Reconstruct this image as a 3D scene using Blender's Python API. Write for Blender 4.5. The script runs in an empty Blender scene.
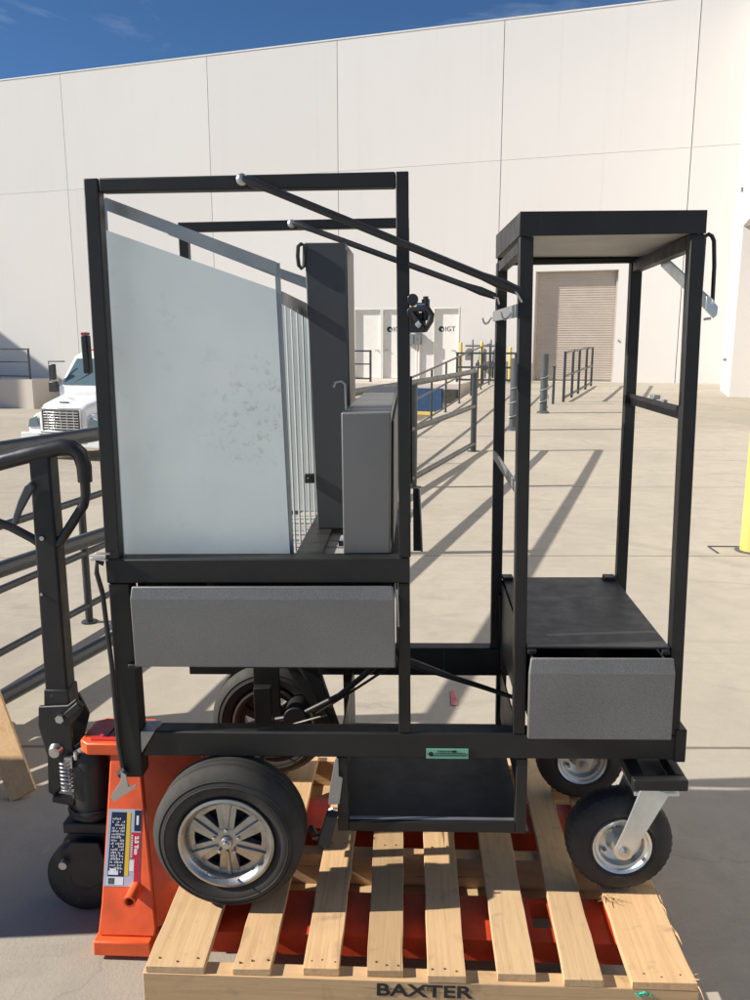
import bpy, bmesh, math, random
from mathutils import Vector, Matrix
random.seed(7)
R = math.radians
scene = bpy.context.scene
COL = scene.collection
V = Vector

# ------------------------------------------------------------------ materials
def newmat(name):
    m = bpy.data.materials.new(name); m.use_nodes = True
    nt = m.node_tree
    for n in list(nt.nodes): nt.nodes.remove(n)
    out = nt.nodes.new('ShaderNodeOutputMaterial')
    b = nt.nodes.new('ShaderNodeBsdfPrincipled')
    nt.links.new(b.outputs[0], out.inputs[0])
    return m, nt, b

def nd(nt, t, **k):
    n = nt.nodes.new(t)
    for a, v in k.items():
        if a.startswith('_'): n.inputs[a[1:].replace('_', ' ')].default_value = v
        else: setattr(n, a, v)
    return n

def coords(nt, scale=(1, 1, 1), kind='Object', rot=(0, 0, 0)):
    tc = nd(nt, 'ShaderNodeTexCoord'); mp = nd(nt, 'ShaderNodeMapping')
    mp.inputs['Scale'].default_value = scale; mp.inputs['Rotation'].default_value = rot
    nt.links.new(tc.outputs[kind], mp.inputs[0]); return mp.outputs[0]

def noise(nt, vec, scale, detail=4, rough=.55, dist=0.):
    n = nd(nt, 'ShaderNodeTexNoise'); n.inputs['Scale'].default_value = scale
    n.inputs['Detail'].default_value = detail; n.inputs['Roughness'].default_value = rough
    n.inputs['Distortion'].default_value = dist
    nt.links.new(vec, n.inputs['Vector']); return n.outputs[0]

def ramp(nt, fac, stops):
    r = nd(nt, 'ShaderNodeValToRGB'); e = r.color_ramp.elements
    while len(e) > 1: e.remove(e[-1])
    e[0].position = stops[0][0]; c = stops[0][1]; e[0].color = (*c, 1) if not isinstance(c, (int, float)) else (c, c, c, 1)
    for p, c in stops[1:]:
        x = e.new(p); x.color = (*c, 1) if not isinstance(c, (int, float)) else (c, c, c, 1)
    nt.links.new(fac, r.inputs[0]); return r.outputs[0]

def mix(nt, fac, a, b, mode='MIX'):
    n = nd(nt, 'ShaderNodeMix', data_type='RGBA', blend_type=mode)
    for s, v in ((0, fac), (6, a), (7, b)):
        if isinstance(v, (int, float)): n.inputs[s].default_value = v
        elif isinstance(v, tuple): n.inputs[s].default_value = (*v, 1)
        else: nt.links.new(v, n.inputs[s])
    return n.outputs[2]

def math_(nt, op, a, b=0., c=None):
    n = nd(nt, 'ShaderNodeMath', operation=op)
    for i, v in enumerate((a, b, c)):
        if v is None: continue
        if isinstance(v, (int, float)): n.inputs[i].default_value = v
        else: nt.links.new(v, n.inputs[i])
    return n.outputs[0]

def bump(nt, b, h, strength, dist=.01):
    n = nd(nt, 'ShaderNodeBump'); n.inputs['Strength'].default_value = strength
    n.inputs['Distance'].default_value = dist
    nt.links.new(h, n.inputs['Height']); nt.links.new(n.outputs[0], b.inputs['Normal'])

M = {}
def simple(name, col, rough=.5, metal=0., var=.15, vscale=6., bs=0., bscale=300., spec=.5, dust=None, dustcov=.62, scratch=None):
    """paint-like material: base colour with slow tonal variation, fine bump, optional dust/chips"""
    m, nt, b = newmat(name)
    co = coords(nt)
    n1 = noise(nt, co, vscale, 5)
    lo = tuple(c * (1 - var) for c in col); hi = tuple(min(1, c * (1 + var)) for c in col)
    c = ramp(nt, n1, [(.3, lo), (.7, hi)])
    if scratch:
        ns = noise(nt, coords(nt, (90, 90, 4)), 1.0, 2, .5, .3); ng = noise(nt, co, 5, 3)
        ms = math_(nt, 'MULTIPLY', ramp(nt, ns, [(.74, 0.), (.77, 1.)]), ramp(nt, ng, [(.48, 0.), (.58, 1.)]))
        c = mix(nt, math_(nt, 'MULTIPLY', ms, .7), c, scratch)
    if dust:
        n2 = noise(nt, co, vscale * 4, 8, .7)
        c = mix(nt, ramp(nt, n2, [(dustcov, 0.), (dustcov + .06, 1.)]), c, dust)
    nt.links.new(c, b.inputs['Base Color'])
    b.inputs['Metallic'].default_value = metal
    b.inputs['Specular IOR Level'].default_value = spec
    n3 = noise(nt, co, vscale * 3, 6)
    rr = ramp(nt, n3, [(.3, max(0, rough - .1)), (.7, min(1, rough + .1))])
    nt.links.new(rr, b.inputs['Roughness'])
    if bs: bump(nt, b, noise(nt, co, bscale, 2), bs, .002)
    M[name] = m; return m

simple('black_coat', (.0165, .0165, .016), .5, var=.2, spec=.4, bs=.15, bscale=500, dust=(.045, .043, .04), dustcov=.67, scratch=(.10, .10, .095))
simple('black_worn', (.016, .016, .017), .5, var=.3, bs=.2, bscale=300, dust=(.10, .09, .08), dustcov=.66)
simple('black_plastic', (.022, .022, .023), .38, var=.2, bs=.1)
simple('floor_black', (.027, .027, .027), .5, var=.18)
simple('rubber', (.050, .047, .043), .75, var=.35, vscale=7, bs=.25, bscale=260, spec=.3)
simple('alloy', (.42, .40, .37), .32, metal=.8, var=.3, vscale=14, dust=(.14, .11, .085), dustcov=.64)
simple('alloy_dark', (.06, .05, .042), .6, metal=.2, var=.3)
simple('zinc', (.62, .66, .68), .34, metal=.8, var=.15, vscale=12)
simple('steel_bolt', (.5, .5, .5), .35, metal=.9)
simple('silver_bar', (.34, .35, .35), .42, metal=.7, var=.15)
simple('roof_inner', (.40, .385, .36), .6, var=.1)
simple('wire_zinc', (.55, .58, .58), .5, metal=.2, var=.1)
simple('hub_shade', (.03, .028, .026), .7, var=.3)  # shade tone of the disc behind the wheel spokes
simple('orange_paint', (.80, .115, .030), .40, var=.22, vscale=11, bs=.1, bscale=120, dust=(.16, .055, .03), dustcov=.655, scratch=(.25, .09, .05))
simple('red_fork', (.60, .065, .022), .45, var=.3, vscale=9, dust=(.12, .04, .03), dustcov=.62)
simple('red_paint', (.62, .03, .018), .35, var=.15)
simple('navy', (.012, .018, .055), .35, var=.1)
simple('yellow_print', (.75, .50, .02), .35, var=.1)
simple('red_print', (.55, .015, .03), .35, var=.1)
simple('white_print', (.75, .76, .80), .35, var=.08)
simple('silver_print', (.42, .46, .55), .3, var=.12)
simple('ink', (.015, .015, .015), .7, var=.2)
simple('green_plate', (.18, .48, .33), .4, var=.1)
simple('rail_paint', (.035, .040, .045), .38, var=.25, vscale=5, bs=.1, dust=(.10, .10, .10), dustcov=.64)
simple('bollard_grey', (.065, .074, .082), .5, var=.2)
simple('rust_nail', (.13, .075, .045), .8)
simple('yellow_paint', (.64, .49, .14), .45, var=.1, vscale=3, dust=(.5, .38, .1), dustcov=.7)
simple('door_paint', (.74, .715, .67), .4, var=.03)
simple('dark_gap', (.05, .05, .05), .8)
simple('shutter', (.47, .41, .355), .5, var=.06, vscale=2)
simple('truck_white', (.80, .80, .80), .22, var=.03)
simple('chrome', (.75, .75, .76), .15, metal=1., var=.05)
simple('grey_box', (.20, .21, .21), .45, metal=.3, var=.1)
simple('blue_pad', (.02, .06, .15), .6, var=.2)
simple('cardboard', (.38, .27, .17), .8, var=.1)
simple('red_lens', (.5, .03, .02), .3)
simple('tape_green', (.05, .55, .38), .4)
simple('cable_black', (.012, .012, .012), .45)
simple('wire_rope', (.35, .36, .37), .5, metal=.5)

# hammered grey powder coat
m, nt, b = newmat('hammered_grey'); co = coords(nt)
n1 = noise(nt, co, 620, 2, .6); n2 = noise(nt, co, 3.5, 4)
c = ramp(nt, n1, [(.32, (.128, .126, .121)), (.5, (.185, .183, .177)), (.68, (.26, .257, .25))])
c = mix(nt, .35, c, ramp(nt, n2, [(.3, .35), (.7, .65)]), 'OVERLAY')
nt.links.new(c, b.inputs['Base Color']); b.inputs['Roughness'].default_value = .40
b.inputs['Metallic'].default_value = .2
bump(nt, b, n1, .2, .0006); M['hammered_grey'] = m

# darker hammered cabinet
m, nt, b = newmat('hammered_dark'); co = coords(nt)
n1 = noise(nt, co, 620, 2, .6); n2 = noise(nt, co, 5, 6, .65)
c = ramp(nt, n1, [(.30, (.055, .057, .060)), (.5, (.078, .081, .084)), (.70, (.11, .113, .116))])
c = mix(nt, ramp(nt, n2, [(.66, 0.), (.72, .5)]), c, (.13, .13, .13))
nt.links.new(c, b.inputs['Base Color']); b.inputs['Roughness'].default_value = .45
b.inputs['Metallic'].default_value = .25
bump(nt, b, n1, .2, .0006); M['hammered_dark'] = m

# galvanised sheet: cloudy zinc with dirt specks
m, nt, b = newmat('galvanised'); co = coords(nt)
n1 = noise(nt, co, 2.2, 5, .6, .6); n2 = noise(nt, co, 42, 8, .75); n3 = noise(nt, co, 4.0, 3)
n4 = noise(nt, coords(nt, (1, 1, .25)), 7, 4, .6)
c = ramp(nt, n1, [(.3, (.68, .74, .71)), (.55, (.78, .83, .78)), (.75, (.84, .86, .80))])
c = mix(nt, ramp(nt, n4, [(.5, 0.), (.75, .35)]), c, (.58, .65, .66))
gs = nd(nt, 'ShaderNodeVectorMath', operation='DISTANCE'); nt.links.new(co, gs.inputs[0]); gs.inputs[1].default_value = (-.345, -.264, 1.22)
gm_ = ramp(nt, math_(nt, 'ADD', gs.outputs['Value'], math_(nt, 'MULTIPLY', math_(nt, 'SUBTRACT', n3, .5), .25)), [(.06, 1.), (.17, 0.)])
spk = math_(nt, 'MULTIPLY', ramp(nt, n2, [(.53, 0.), (.66, 1.)]), gm_)
c = mix(nt, math_(nt, 'MULTIPLY', spk, .7), c, (.36, .28, .20))
n5 = noise(nt, coords(nt, (1, 1, 1), rot=(0, R(35), 0)), 1.6, 3, .5)
c = mix(nt, ramp(nt, n5, [(.45, 0.), (.65, .45)]), c, (.56, .63, .66))
n6 = noise(nt, co, 17, 6, .7)
c = mix(nt, ramp(nt, n6, [(.60, 0.), (.75, .3)]), c, (.52, .52, .48))
nt.links.new(c, b.inputs['Base Color']); b.inputs['Metallic'].default_value = .15
nt.links.new(ramp(nt, n1, [(.3, .38), (.7, .55)]), b.inputs['Roughness'])
M['galvanised'] = m

# pine pallet wood, grain running along local Y (slats) or X (stringers)
def wood(name, axis, a, bcol):
    m, nt, b = newmat(name)
    sc = (60, 3.0, 60) if axis == 'y' else (3.0, 60, 60)
    co = coords(nt, sc); co1 = coords(nt)
    oi = nd(nt, 'ShaderNodeObjectInfo')
    add = nd(nt, 'ShaderNodeVectorMath', operation='ADD'); nt.links.new(co, add.inputs[0])
    mul = nd(nt, 'ShaderNodeVectorMath', operation='SCALE'); mul.inputs[0].default_value = (37, 11, 23)
    nt.links.new(oi.outputs['Random'], mul.inputs['Scale']); nt.links.new(mul.outputs[0], add.inputs[1])
    g = noise(nt, add.outputs[0], 1.0, 6, .65, 1.2)
    big = noise(nt, co1, 5, 4)
    c = ramp(nt, g, [(.2, bcol), (.5, a), (.8, tuple(min(1, x * 1.12) for x in a))])
    tint = ramp(nt, oi.outputs['Random'], [(0., (.72, .69, .64)), (.35, (1, 1, .98)), (.7, (.96, .88, .79)), (1., (1.06, 1.0, .93))])
    c = mix(nt, 1., c, tint, 'MULTIPLY')
    c = mix(nt, ramp(nt, big, [(.55, 0.), (.8, .4)]), c, (.40, .28, .17))
    # knots
    vo = nd(nt, 'ShaderNodeTexVoronoi'); vo.inputs['Scale'].default_value = 4.2
    nt.links.new(co1, vo.inputs['Vector'])
    k = ramp(nt, vo.outputs['Distance'], [(.035, 1.), (.075, 0.)])
    c = mix(nt, math_(nt, 'MULTIPLY', k, .65), c, (.14, .075, .035))
    ck = nd(nt, 'ShaderNodeVectorMath', operation='MULTIPLY'); nt.links.new(add.outputs[0], ck.inputs[0]); ck.inputs[1].default_value = (1.3, .45, 1.3) if axis == 'y' else (.45, 1.3, 1.3)
    cn = noise(nt, ck.outputs[0], 1.0, 3, .5, .4)
    c = mix(nt, ramp(nt, cn, [(.70, 0.), (.72, .75)]), c, (.10, .06, .035))
    sm_ = noise(nt, co1, 11, 5, .6, .5)
    c = mix(nt, ramp(nt, sm_, [(.56, 0.), (.72, .45)]), c, (.20, .14, .09))
    sp = noise(nt, co1, 75, 3, .7)
    c = mix(nt, ramp(nt, sp, [(.70, 0.), (.76, .5)]), c, (.16, .10, .06))
    nt.links.new(c, b.inputs['Base Color']); b.inputs['Roughness'].default_value = .72
    b.inputs['Specular IOR Level'].default_value = .25
    bump(nt, b, g, .4, .002); M[name] = m
wood('wood_slat', 'y', (.66, .46, .265), (.50, .33, .175))
wood('wood_beam', 'x', (.62, .43, .25), (.50, .33, .18))

# concrete ground with joints and stains
m, nt, b = newmat('concrete'); co = coords(nt)
sx = nd(nt, 'ShaderNodeSeparateXYZ'); nt.links.new(co, sx.inputs[0])
n1 = noise(nt, co, .55, 6, .6, .4); n2 = noise(nt, co, 6, 8, .7, .8); n3 = noise(nt, co, 90, 4, .7)
n4 = noise(nt, coords(nt, (.5, 1.6, 1)), 2.2, 6, .65, 1.5)
c = ramp(nt, n1, [(.3, (.375, .335, .275)), (.7, (.475, .425, .345))])
c = mix(nt, ramp(nt, n2, [(.35, .42), (.60, 0.)]), c, (.32, .29, .245))
c = mix(nt, ramp(nt, n4, [(.54, 0.), (.68, .32)]), c, (.28, .255, .215))
c = mix(nt, ramp(nt, n3, [(.25, .25), (.42, 0.)]), c, (.24, .22, .19))
c = mix(nt, ramp(nt, n3, [(.66, 0.), (.75, .3)]), c, (.60, .57, .50))
spl = noise(nt, co, 1.5, 5, .6, .5)
c = mix(nt, ramp(nt, spl, [(.70, 0.), (.73, .55)]), c, (.62, .58, .51))
sp2 = noise(nt, co, 14, 6, .65)
c = mix(nt, ramp(nt, sp2, [(.72, 0.), (.76, .6)]), c, (.16, .14, .12))
wob = math_(nt, 'MULTIPLY', noise(nt, co, 2.5, 4), .02)
def joint(coord, period, off, w):
    v = math_(nt, 'ADD', math_(nt, 'ADD', coord, off), wob)
    v = math_(nt, 'DIVIDE', v, period)
    v = math_(nt, 'FRACT', v)
    v = math_(nt, 'ABSOLUTE', math_(nt, 'SUBTRACT', v, .5))
    return math_(nt, 'LESS_THAN', v, w / period)
ctr = math_(nt, 'SUBTRACT', sx.outputs[1], math_(nt, 'MULTIPLY', sx.outputs[0], .04))
jy = joint(ctr, 2.87, -11.52 + 2.87 * 10.5, .010)
jx = joint(sx.outputs[0], 4.6, 1.9 + 2.3, .008)
j = jy
c = mix(nt, math_(nt, 'MULTIPLY', j, .75), c, (.12, .105, .09))
cr = nd(nt, 'ShaderNodeTexVoronoi', feature='DISTANCE_TO_EDGE'); cr.inputs['Scale'].default_value = .22
nv = nd(nt, 'ShaderNodeVectorMath', operation='ADD'); nt.links.new(co, nv.inputs[0])
nn = nd(nt, 'ShaderNodeTexNoise'); nn.inputs['Scale'].default_value = 1.3; nn.inputs['Detail'].default_value = 6
nt.links.new(co, nn.inputs['Vector']); nt.links.new(nn.outputs['Color'], nv.inputs[1])
nt.links.new(nv.outputs[0], cr.inputs['Vector'])
crk = math_(nt, 'LESS_THAN', cr.outputs[0], .0011)
c = mix(nt, math_(nt, 'MULTIPLY', crk, .15), c, (.14, .12, .10))
def arc(cx_, cy_, rad, w, al, lo):
    global c
    dv = nd(nt, 'ShaderNodeVectorMath', operation='DISTANCE'); nt.links.new(co, dv.inputs[0]); dv.inputs[1].default_value = (cx_, cy_, 0)
    e = math_(nt, 'ABSOLUTE', math_(nt, 'SUBTRACT', dv.outputs['Value'], rad))
    m_ = ramp(nt, math_(nt, 'ADD', e, math_(nt, 'MULTIPLY', n2, w * .8)), [(w * .35, al), (w * 1.3, 0.)])
    c = mix(nt, math_(nt, 'MULTIPLY', m_, ramp(nt, n1, [(lo, 0.), (lo + .15, 1.)])), c, (.17, .155, .135))
for a_ in ((4.6, 12.6, 1.9, .035, .55, .40), (-14, 9, 21.0, .16, .28, .42), (-14, 9, 22.9, .16, .28, .42), (16, 2, 13.2, .14, .22, .42), (16, 2, 11.5, .14, .22, .42), (1.9, 4.3, .9, .03, .35, .42), (-6, -2, 11.3, .12, .22, .42), (9, 20, 6.5, .14, .22, .4)): arc(*a_)
oil = noise(nt, co, 1.9, 3, .5, .3)
c = mix(nt, ramp(nt, oil, [(.69, 0.), (.76, .35)]), c, (.17, .15, .13))
nt.links.new(c, b.inputs['Base Color']); b.inputs['Roughness'].default_value = .85
b.inputs['Specular IOR Level'].default_value = .25
h = math_(nt, 'SUBTRACT', math_(nt, 'ADD', n3, math_(nt, 'MULTIPLY', n2, .6)), math_(nt, 'MULTIPLY', j, 1.5))
bump(nt, b, h, .35, .004); M['concrete'] = m

# painted tilt-up wall
def wallmat(name, col):
    m, nt, b = newmat(name); co = coords(nt)
    n1 = noise(nt, co, .25, 5, .6); n2 = noise(nt, coords(nt, (1.2, 1.2, .12)), 1.6, 6, .65)
    c = ramp(nt, n1, [(.3, tuple(x * .965 for x in col)), (.7, col)])
    c = mix(nt, ramp(nt, n2, [(.5, 0.), (.75, .10)]), c, tuple(x * .82 for x in col))
    oi = nd(nt, 'ShaderNodeObjectInfo'); c = mix(nt, 1., c, ramp(nt, oi.outputs['Random'], [(0., .955), (1., 1.)]), 'MULTIPLY')
    st_ = noise(nt, coords(nt, (3, 3, .05)), 1.0, 5, .7)
    c = mix(nt, ramp(nt, st_, [(.58, 0.), (.72, .16)]), c, tuple(x * .70 for x in col))
    nt.links.new(c, b.inputs['Base Color']); b.inputs['Roughness'].default_value = .75
    b.inputs['Specular IOR Level'].default_value = .2
    bump(nt, b, noise(nt, co, 30, 3), .12, .004); M[name] = m
wallmat('wall_paint', (.69, .667, .64))
wallmat('wall_low', (.62, .56, .49))

m, nt, b = newmat('windscreen'); b.inputs['Base Color'].default_value = (.10, .15, .17, 1)
b.inputs['Roughness'].default_value = .06; b.inputs['Specular IOR Level'].default_value = 1.
M['windscreen'] = m

# ------------------------------------------------------------------ mesh builder
class MB:
    def __init__(s): s.bm = bmesh.new()
    def hexa(s, p):
        """8 points: bottom loop 0-3, top loop 4-7"""
        v = [s.bm.verts.new(q) for q in p]
        for f in ((3, 2, 1, 0), (4, 5, 6, 7), (0, 1, 5, 4), (1, 2, 6, 5), (2, 3, 7, 6), (3, 0, 4, 7)):
            s.bm.faces.new([v[i] for i in f])
        return s
    def box(s, x0, x1, y0, y1, z0, z1):
        return s.hexa([(x0, y0, z0), (x1, y0, z0), (x1, y1, z0), (x0, y1, z0), (x0, y0, z1), (x1, y0, z1), (x1, y1, z1), (x0, y1, z1)])
    def bar(s, p, q, w, h, side=None):
        """rectangular bar p->q; w along 'side', h along the third axis"""
        p, q = V(p), V(q); d = (q - p).normalized()
        sd = V(side) if side else (V((0, 0, 1)).cross(d) if abs(d.z) < .95 else V((1, 0, 0)))
        sd = (sd - d * sd.dot(d)).normalized(); up = d.cross(sd).normalized()
        a = sd * w / 2; b_ = up * h / 2
        return s.hexa([p - a - b_, p + a - b_, p + a + b_, p - a + b_, q - a - b_, q + a - b_, q + a + b_, q - a + b_])
    def prism(s, pts, off):
        off = V(off); lo = [s.bm.verts.new(V(p)) for p in pts]; hi = [s.bm.verts.new(V(p) + off) for p in pts]
        n = len(pts); s.bm.faces.new(lo[::-1]); s.bm.faces.new(hi)
        for i in range(n): s.bm.faces.new((lo[i], lo[(i + 1) % n], hi[(i + 1) % n], hi[i]))
        return s
    def quad(s, *p):
        s.bm.faces.new([s.bm.verts.new(V(q)) for q in p]); return s
    def tube(s, pts, r, seg=12, cap=True, closed=False):
        pts = [V(p) for p in pts]; n = len(pts)
        rs = r if isinstance(r, (list, tuple)) else [r] * n
        rings = []; up = None
        for i in range(n):
            if closed: t = (pts[(i + 1) % n] - pts[i - 1]).normalized()
            elif i == 0: t = (pts[1] - pts[0]).normalized()
            elif i == n - 1: t = (pts[-1] - pts[-2]).normalized()
            else: t = ((pts[i + 1] - pts[i]).normalized() + (pts[i] - pts[i - 1]).normalized()).normalized()
            if up is None: up = t.orthogonal().normalized()
            up = (up - t * up.dot(t)).normalized(); w = t.cross(up)
            rings.append([s.bm.verts.new(pts[i] + (up * math.cos(a) + w * math.sin(a)) * rs[i]) for a in [2 * math.pi * k / seg for k in range(seg)]])
        rng = range(n if closed else n - 1)
        for i in rng:
            A, B = rings[i], rings[(i + 1) % n]
            for k in range(seg): s.bm.faces.new((A[k], A[(k + 1) % seg], B[(k + 1) % seg], B[k]))
        if cap and not closed:
            s.bm.faces.new(rings[0][::-1]); s.bm.faces.new(rings[-1])
        return s
    def cyl(s, p, q, r, seg=20): return s.tube([p, q], r, seg)
    def lathe(s, c, axis, prof, seg=48, closed=False):
        """prof: (distance along axis, radius); axis 'x','y','z'"""
        c = V(c); rings = []
        A = {'x': (V((1, 0, 0)), V((0, 1, 0)), V((0, 0, 1))), 'y': (V((0, 1, 0)), V((1, 0, 0)), V((0, 0, 1))), 'z': (V((0, 0, 1)), V((1, 0, 0)), V((0, 1, 0)))}[axis] if isinstance(axis, str) else axis
        for d, r in prof:
            rings.append([s.bm.verts.new(c + A[0] * d + (A[1] * math.cos(t) + A[2] * math.sin(t)) * max(r, 1e-4)) for t in [2 * math.pi * k / seg for k in range(seg)]])
        n = len(rings)
        for i in range(n if closed else n - 1):
            P, Q = rings[i], rings[(i + 1) % n]
            for k in range(seg): s.bm.faces.new((P[k], P[(k + 1) % seg], Q[(k + 1) % seg], Q[k]))
        if not closed:
            s.bm.faces.new(rings[0][::-1]); s.bm.faces.new(rings[-1])
        return s
    def build(s, name, mat, parent=None, bev=0., off=None, seg=2, merge=False):
        if merge: bmesh.ops.remove_doubles(s.bm, verts=s.bm.verts, dist=1e-5)
        bmesh.ops.recalc_face_normals(s.bm, faces=s.bm.faces)
        if off is not None: bmesh.ops.translate(s.bm, verts=s.bm.verts, vec=-V(off))
        elif parent is not None and 'base' in parent: bmesh.ops.translate(s.bm, verts=s.bm.verts, vec=-V(parent['base']))
        me = bpy.data.meshes.new(name); s.bm.to_mesh(me); s.bm.free()
        me.polygons.foreach_set('use_smooth', [True] * len(me.polygons))
        me.set_sharp_from_angle(angle=R(32))
        me.materials.append(M[mat] if isinstance(mat, str) else mat)
        o = bpy.data.objects.new(name, me); COL.objects.link(o)
        if parent is not None:
            o.parent = parent
            if 'base' in parent: o['base'] = parent['base']
        if bev:
            md = o.modifiers.new('bevel', 'BEVEL'); md.width = bev; md.segments = seg; md.limit_method = 'ANGLE'; md.angle_limit = R(40)
            md.harden_normals = False
        return o

def thing(name, label, cat, loc=(0, 0, 0), rot=(0, 0, 0), group=None, base=None):
    o = bpy.data.objects.new(name, None); COL.objects.link(o); o.empty_display_size = .1
    o.location = loc; o.rotation_euler = rot; o['label'] = label; o['category'] = cat
    if group: o['group'] = group
    if base is not None: o['base'] = tuple(base)
    return o
def tag(o, label, cat, group=None):
    o['label'] = label; o['category'] = cat
    if group: o['group'] = group
    return o
def struct(o): o['kind'] = 'structure'; return o

def text(name, body, size, mat, parent, loc, rot, depth=.001, bold=0., xs=1., base=True):
    cu = bpy.data.curves.new('txt', 'FONT'); cu.body = body; cu.size = size; cu.extrude = depth; cu.offset = bold
    cu.align_x = 'CENTER'; cu.align_y = 'CENTER'
    t = bpy.data.objects.new('txt', cu); COL.objects.link(t)
    dg = bpy.context.evaluated_depsgraph_get()
    me = bpy.data.meshes.new_from_object(t.evaluated_get(dg)); bpy.data.objects.remove(t)
    me.materials.clear(); me.materials.append(M[mat])
    mw = Matrix.Translation(V(loc)) @ (rot if isinstance(rot, Matrix) else Matrix.Rotation(0, 4, 'X') @ __import__('mathutils').Euler(rot).to_matrix().to_4x4()) @ Matrix.Diagonal((xs, 1, 1, 1))
    if parent is not None and 'base' in parent: mw = Matrix.Translation(-V(parent['base'])) @ mw
    me.transform(mw); me.name = name
    o = bpy.data.objects.new(name, me); COL.objects.link(o); o.parent = parent
    return o

def clear_base():
    for o in bpy.data.objects:
        if 'base' in o: del o['base']

def smooth(a, b_, x):
    t = min(1, max(0, (x - a) / (b_ - a))); return t * t * (3 - 2 * t)

# ------------------------------------------------------------------ ground
def xthin(y): return -1.925 + .2 * (y - 3.5)
def ground_z(x, y):
    zr = .25 * smooth(8, 27, y)
    u = xthin(y) - x
    k = smooth(3, 15, y)
    w1 = 1.7 + 4.5 * (1 - smooth(6, 17, y))
    dr = smooth(.12, w1, u) * k * (1.2 + smooth(8, 27, y) * .1)
    return zr - dr
def axisvals(lo, a, b_, hi, step, big):
    v = []; x = lo
    while x < a: v.append(x); x += big
    x = a
    while x < b_: v.append(x); x += step
    x = b_
    while x <= hi: v.append(x); x += big
    return v
xs = axisvals(-200, -24, 12, 200, .3, 8.); ys = axisvals(-200, -4, 36, 220, .3, 8.)
bm = bmesh.new()
gv = [[bm.verts.new((x, y, ground_z(max(-40, x), min(y, 40)))) for x in xs] for y in ys]
for i in range(len(ys) - 1):
    for j in range(len(xs) - 1):
        bm.faces.new((gv[i][j], gv[i][j + 1], gv[i + 1][j + 1], gv[i + 1][j]))
me = bpy.data.meshes.new('ground'); bm.to_mesh(me); bm.free()
me.polygons.foreach_set('use_smooth', [True] * len(me.polygons)); me.materials.append(M['concrete'])
g = bpy.data.objects.new('ground', me); COL.objects.link(g); struct(g)

# red marking paint stroke on the concrete
mb = MB()
mb.prism([(.188, 3.27, .003), (.212, 3.27, .003), (.216, 3.33, .003), (.205, 3.42, .003), (.192, 3.415, .003), (.19, 3.34, .003)], (0, 0, .0015))
pm = bpy.data.materials.new('marking_red'); simple('marking_red', (.55, .16, .15), .8, var=.2, vscale=20)
tag(mb.build('paint_mark', 'marking_red'), 'short faded red paint stroke on the concrete behind the cart', 'paint mark')

# ------------------------------------------------------------------ the big cart
TH = -.014
PV = V((0, 0, .6))
base = V((0, 2.1, .18))
Rm = Matrix.Rotation(TH, 3, 'Y')
cart = thing('equipment_cart', 'large black steel frame cart with grey drawers and galvanized bin standing on the pallet', 'cart', base=base)
cart.location = Rm @ (base - PV) + PV; cart.rotation_euler = (0, TH, 0)
def P(name, mb, mat, parent=None, bev=.0015, **k): return mb.build(name, mat, parent or cart, bev, **k)

YF, YB, YT = 1.80, 2.36, 2.50
# chassis
mb = MB()
mb.prism([(-.655, YF, .558), (.650, YF, .560), (.650, YF, .624), (-.615, YF, .624)], (0, .050, 0))
P('chassis_beam', mb, 'black_coat', bev=.004)
mb = MB().box(-.690, .660, YB, YB + .05, .530, .620); P('chassis_beam', mb, 'black_coat', bev=.004)
mb = MB().box(.598, .650, YF + .051, YB - .001, .556, .618); P('chassis_beam', mb, 'black_coat', bev=.004)
mb = MB().box(.635, .662, YF - .004, YF + .07, .556, .640); P('end_block', mb, 'black_coat', bev=.003)
mb = MB().prism([(-.658, YF + .004, .560), (-.618, YF + .004, .622), (-.655, YF + .004, .622)], (0, .06, 0))
P('lit_gusset', mb, 'silver_bar')  # pale metal paints the sunlit look of the mitred beam end
# left upper frame
for nm, a in (('post', ((-.689, YF + .016, 1.060), (-.6725, YF + .016, 1.874))),):
    pass
mb = MB().hexa([(-.706, YF, 1.0595), (-.672, YF, 1.0595), (-.672, YF + .034, 1.0595), (-.706, YF + .034, 1.0595), (-.688, YF, 1.904), (-.655, YF, 1.904), (-.655, YF + .034, 1.904), (-.688, YF + .034, 1.904)])
P('upright_post', mb, 'black_coat', bev=.003)
mb = MB().hexa([(-.708, YF, .500), (-.656, YF, .500), (-.656, YF + .052, .500), (-.708, YF + .052, .500), (-.704, YF, 1.000), (-.654, YF, 1.000), (-.654, YF + .052, 1.000), (-.704, YF + .052, 1.000)])
P('leg_post', mb, 'black_coat', bev=.003)
mb = MB().hexa([(-.021, YF, .625), (.008, YF, .625), (.008, YF + .03, .625), (-.021, YF + .03, .625), (-.019, YF, 1.0), (.008, YF, 1.0), (.008, YF + .03, 1.0), (-.019, YF + .03, 1.0)])
P('upright_post', mb, 'black_coat', bev=.002)
mb = MB().box(-.017, .0105, YF, YF + .03, 1.062, 1.903); P('upright_post', mb, 'black_coat', bev=.002)
mb = MB().hexa([(-.6545, YF, 1.876), (-.0175, YF, 1.872), (-.0175, YF + .033, 1.872), (-.6545, YF + .033, 1.876), (-.6545, YF, 1.904), (-.0175, YF, 1.903), (-.0175, YF + .033, 1.903), (-.6545, YF + .033, 1.904)])
P('top_bar', mb, 'black_coat', bev=.003)
mb = MB().box(-.706, .0075, YF - .002, YF + .052, 1.001, 1.0590); P('tray_bar', mb, 'black_coat', bev=.003)
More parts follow.
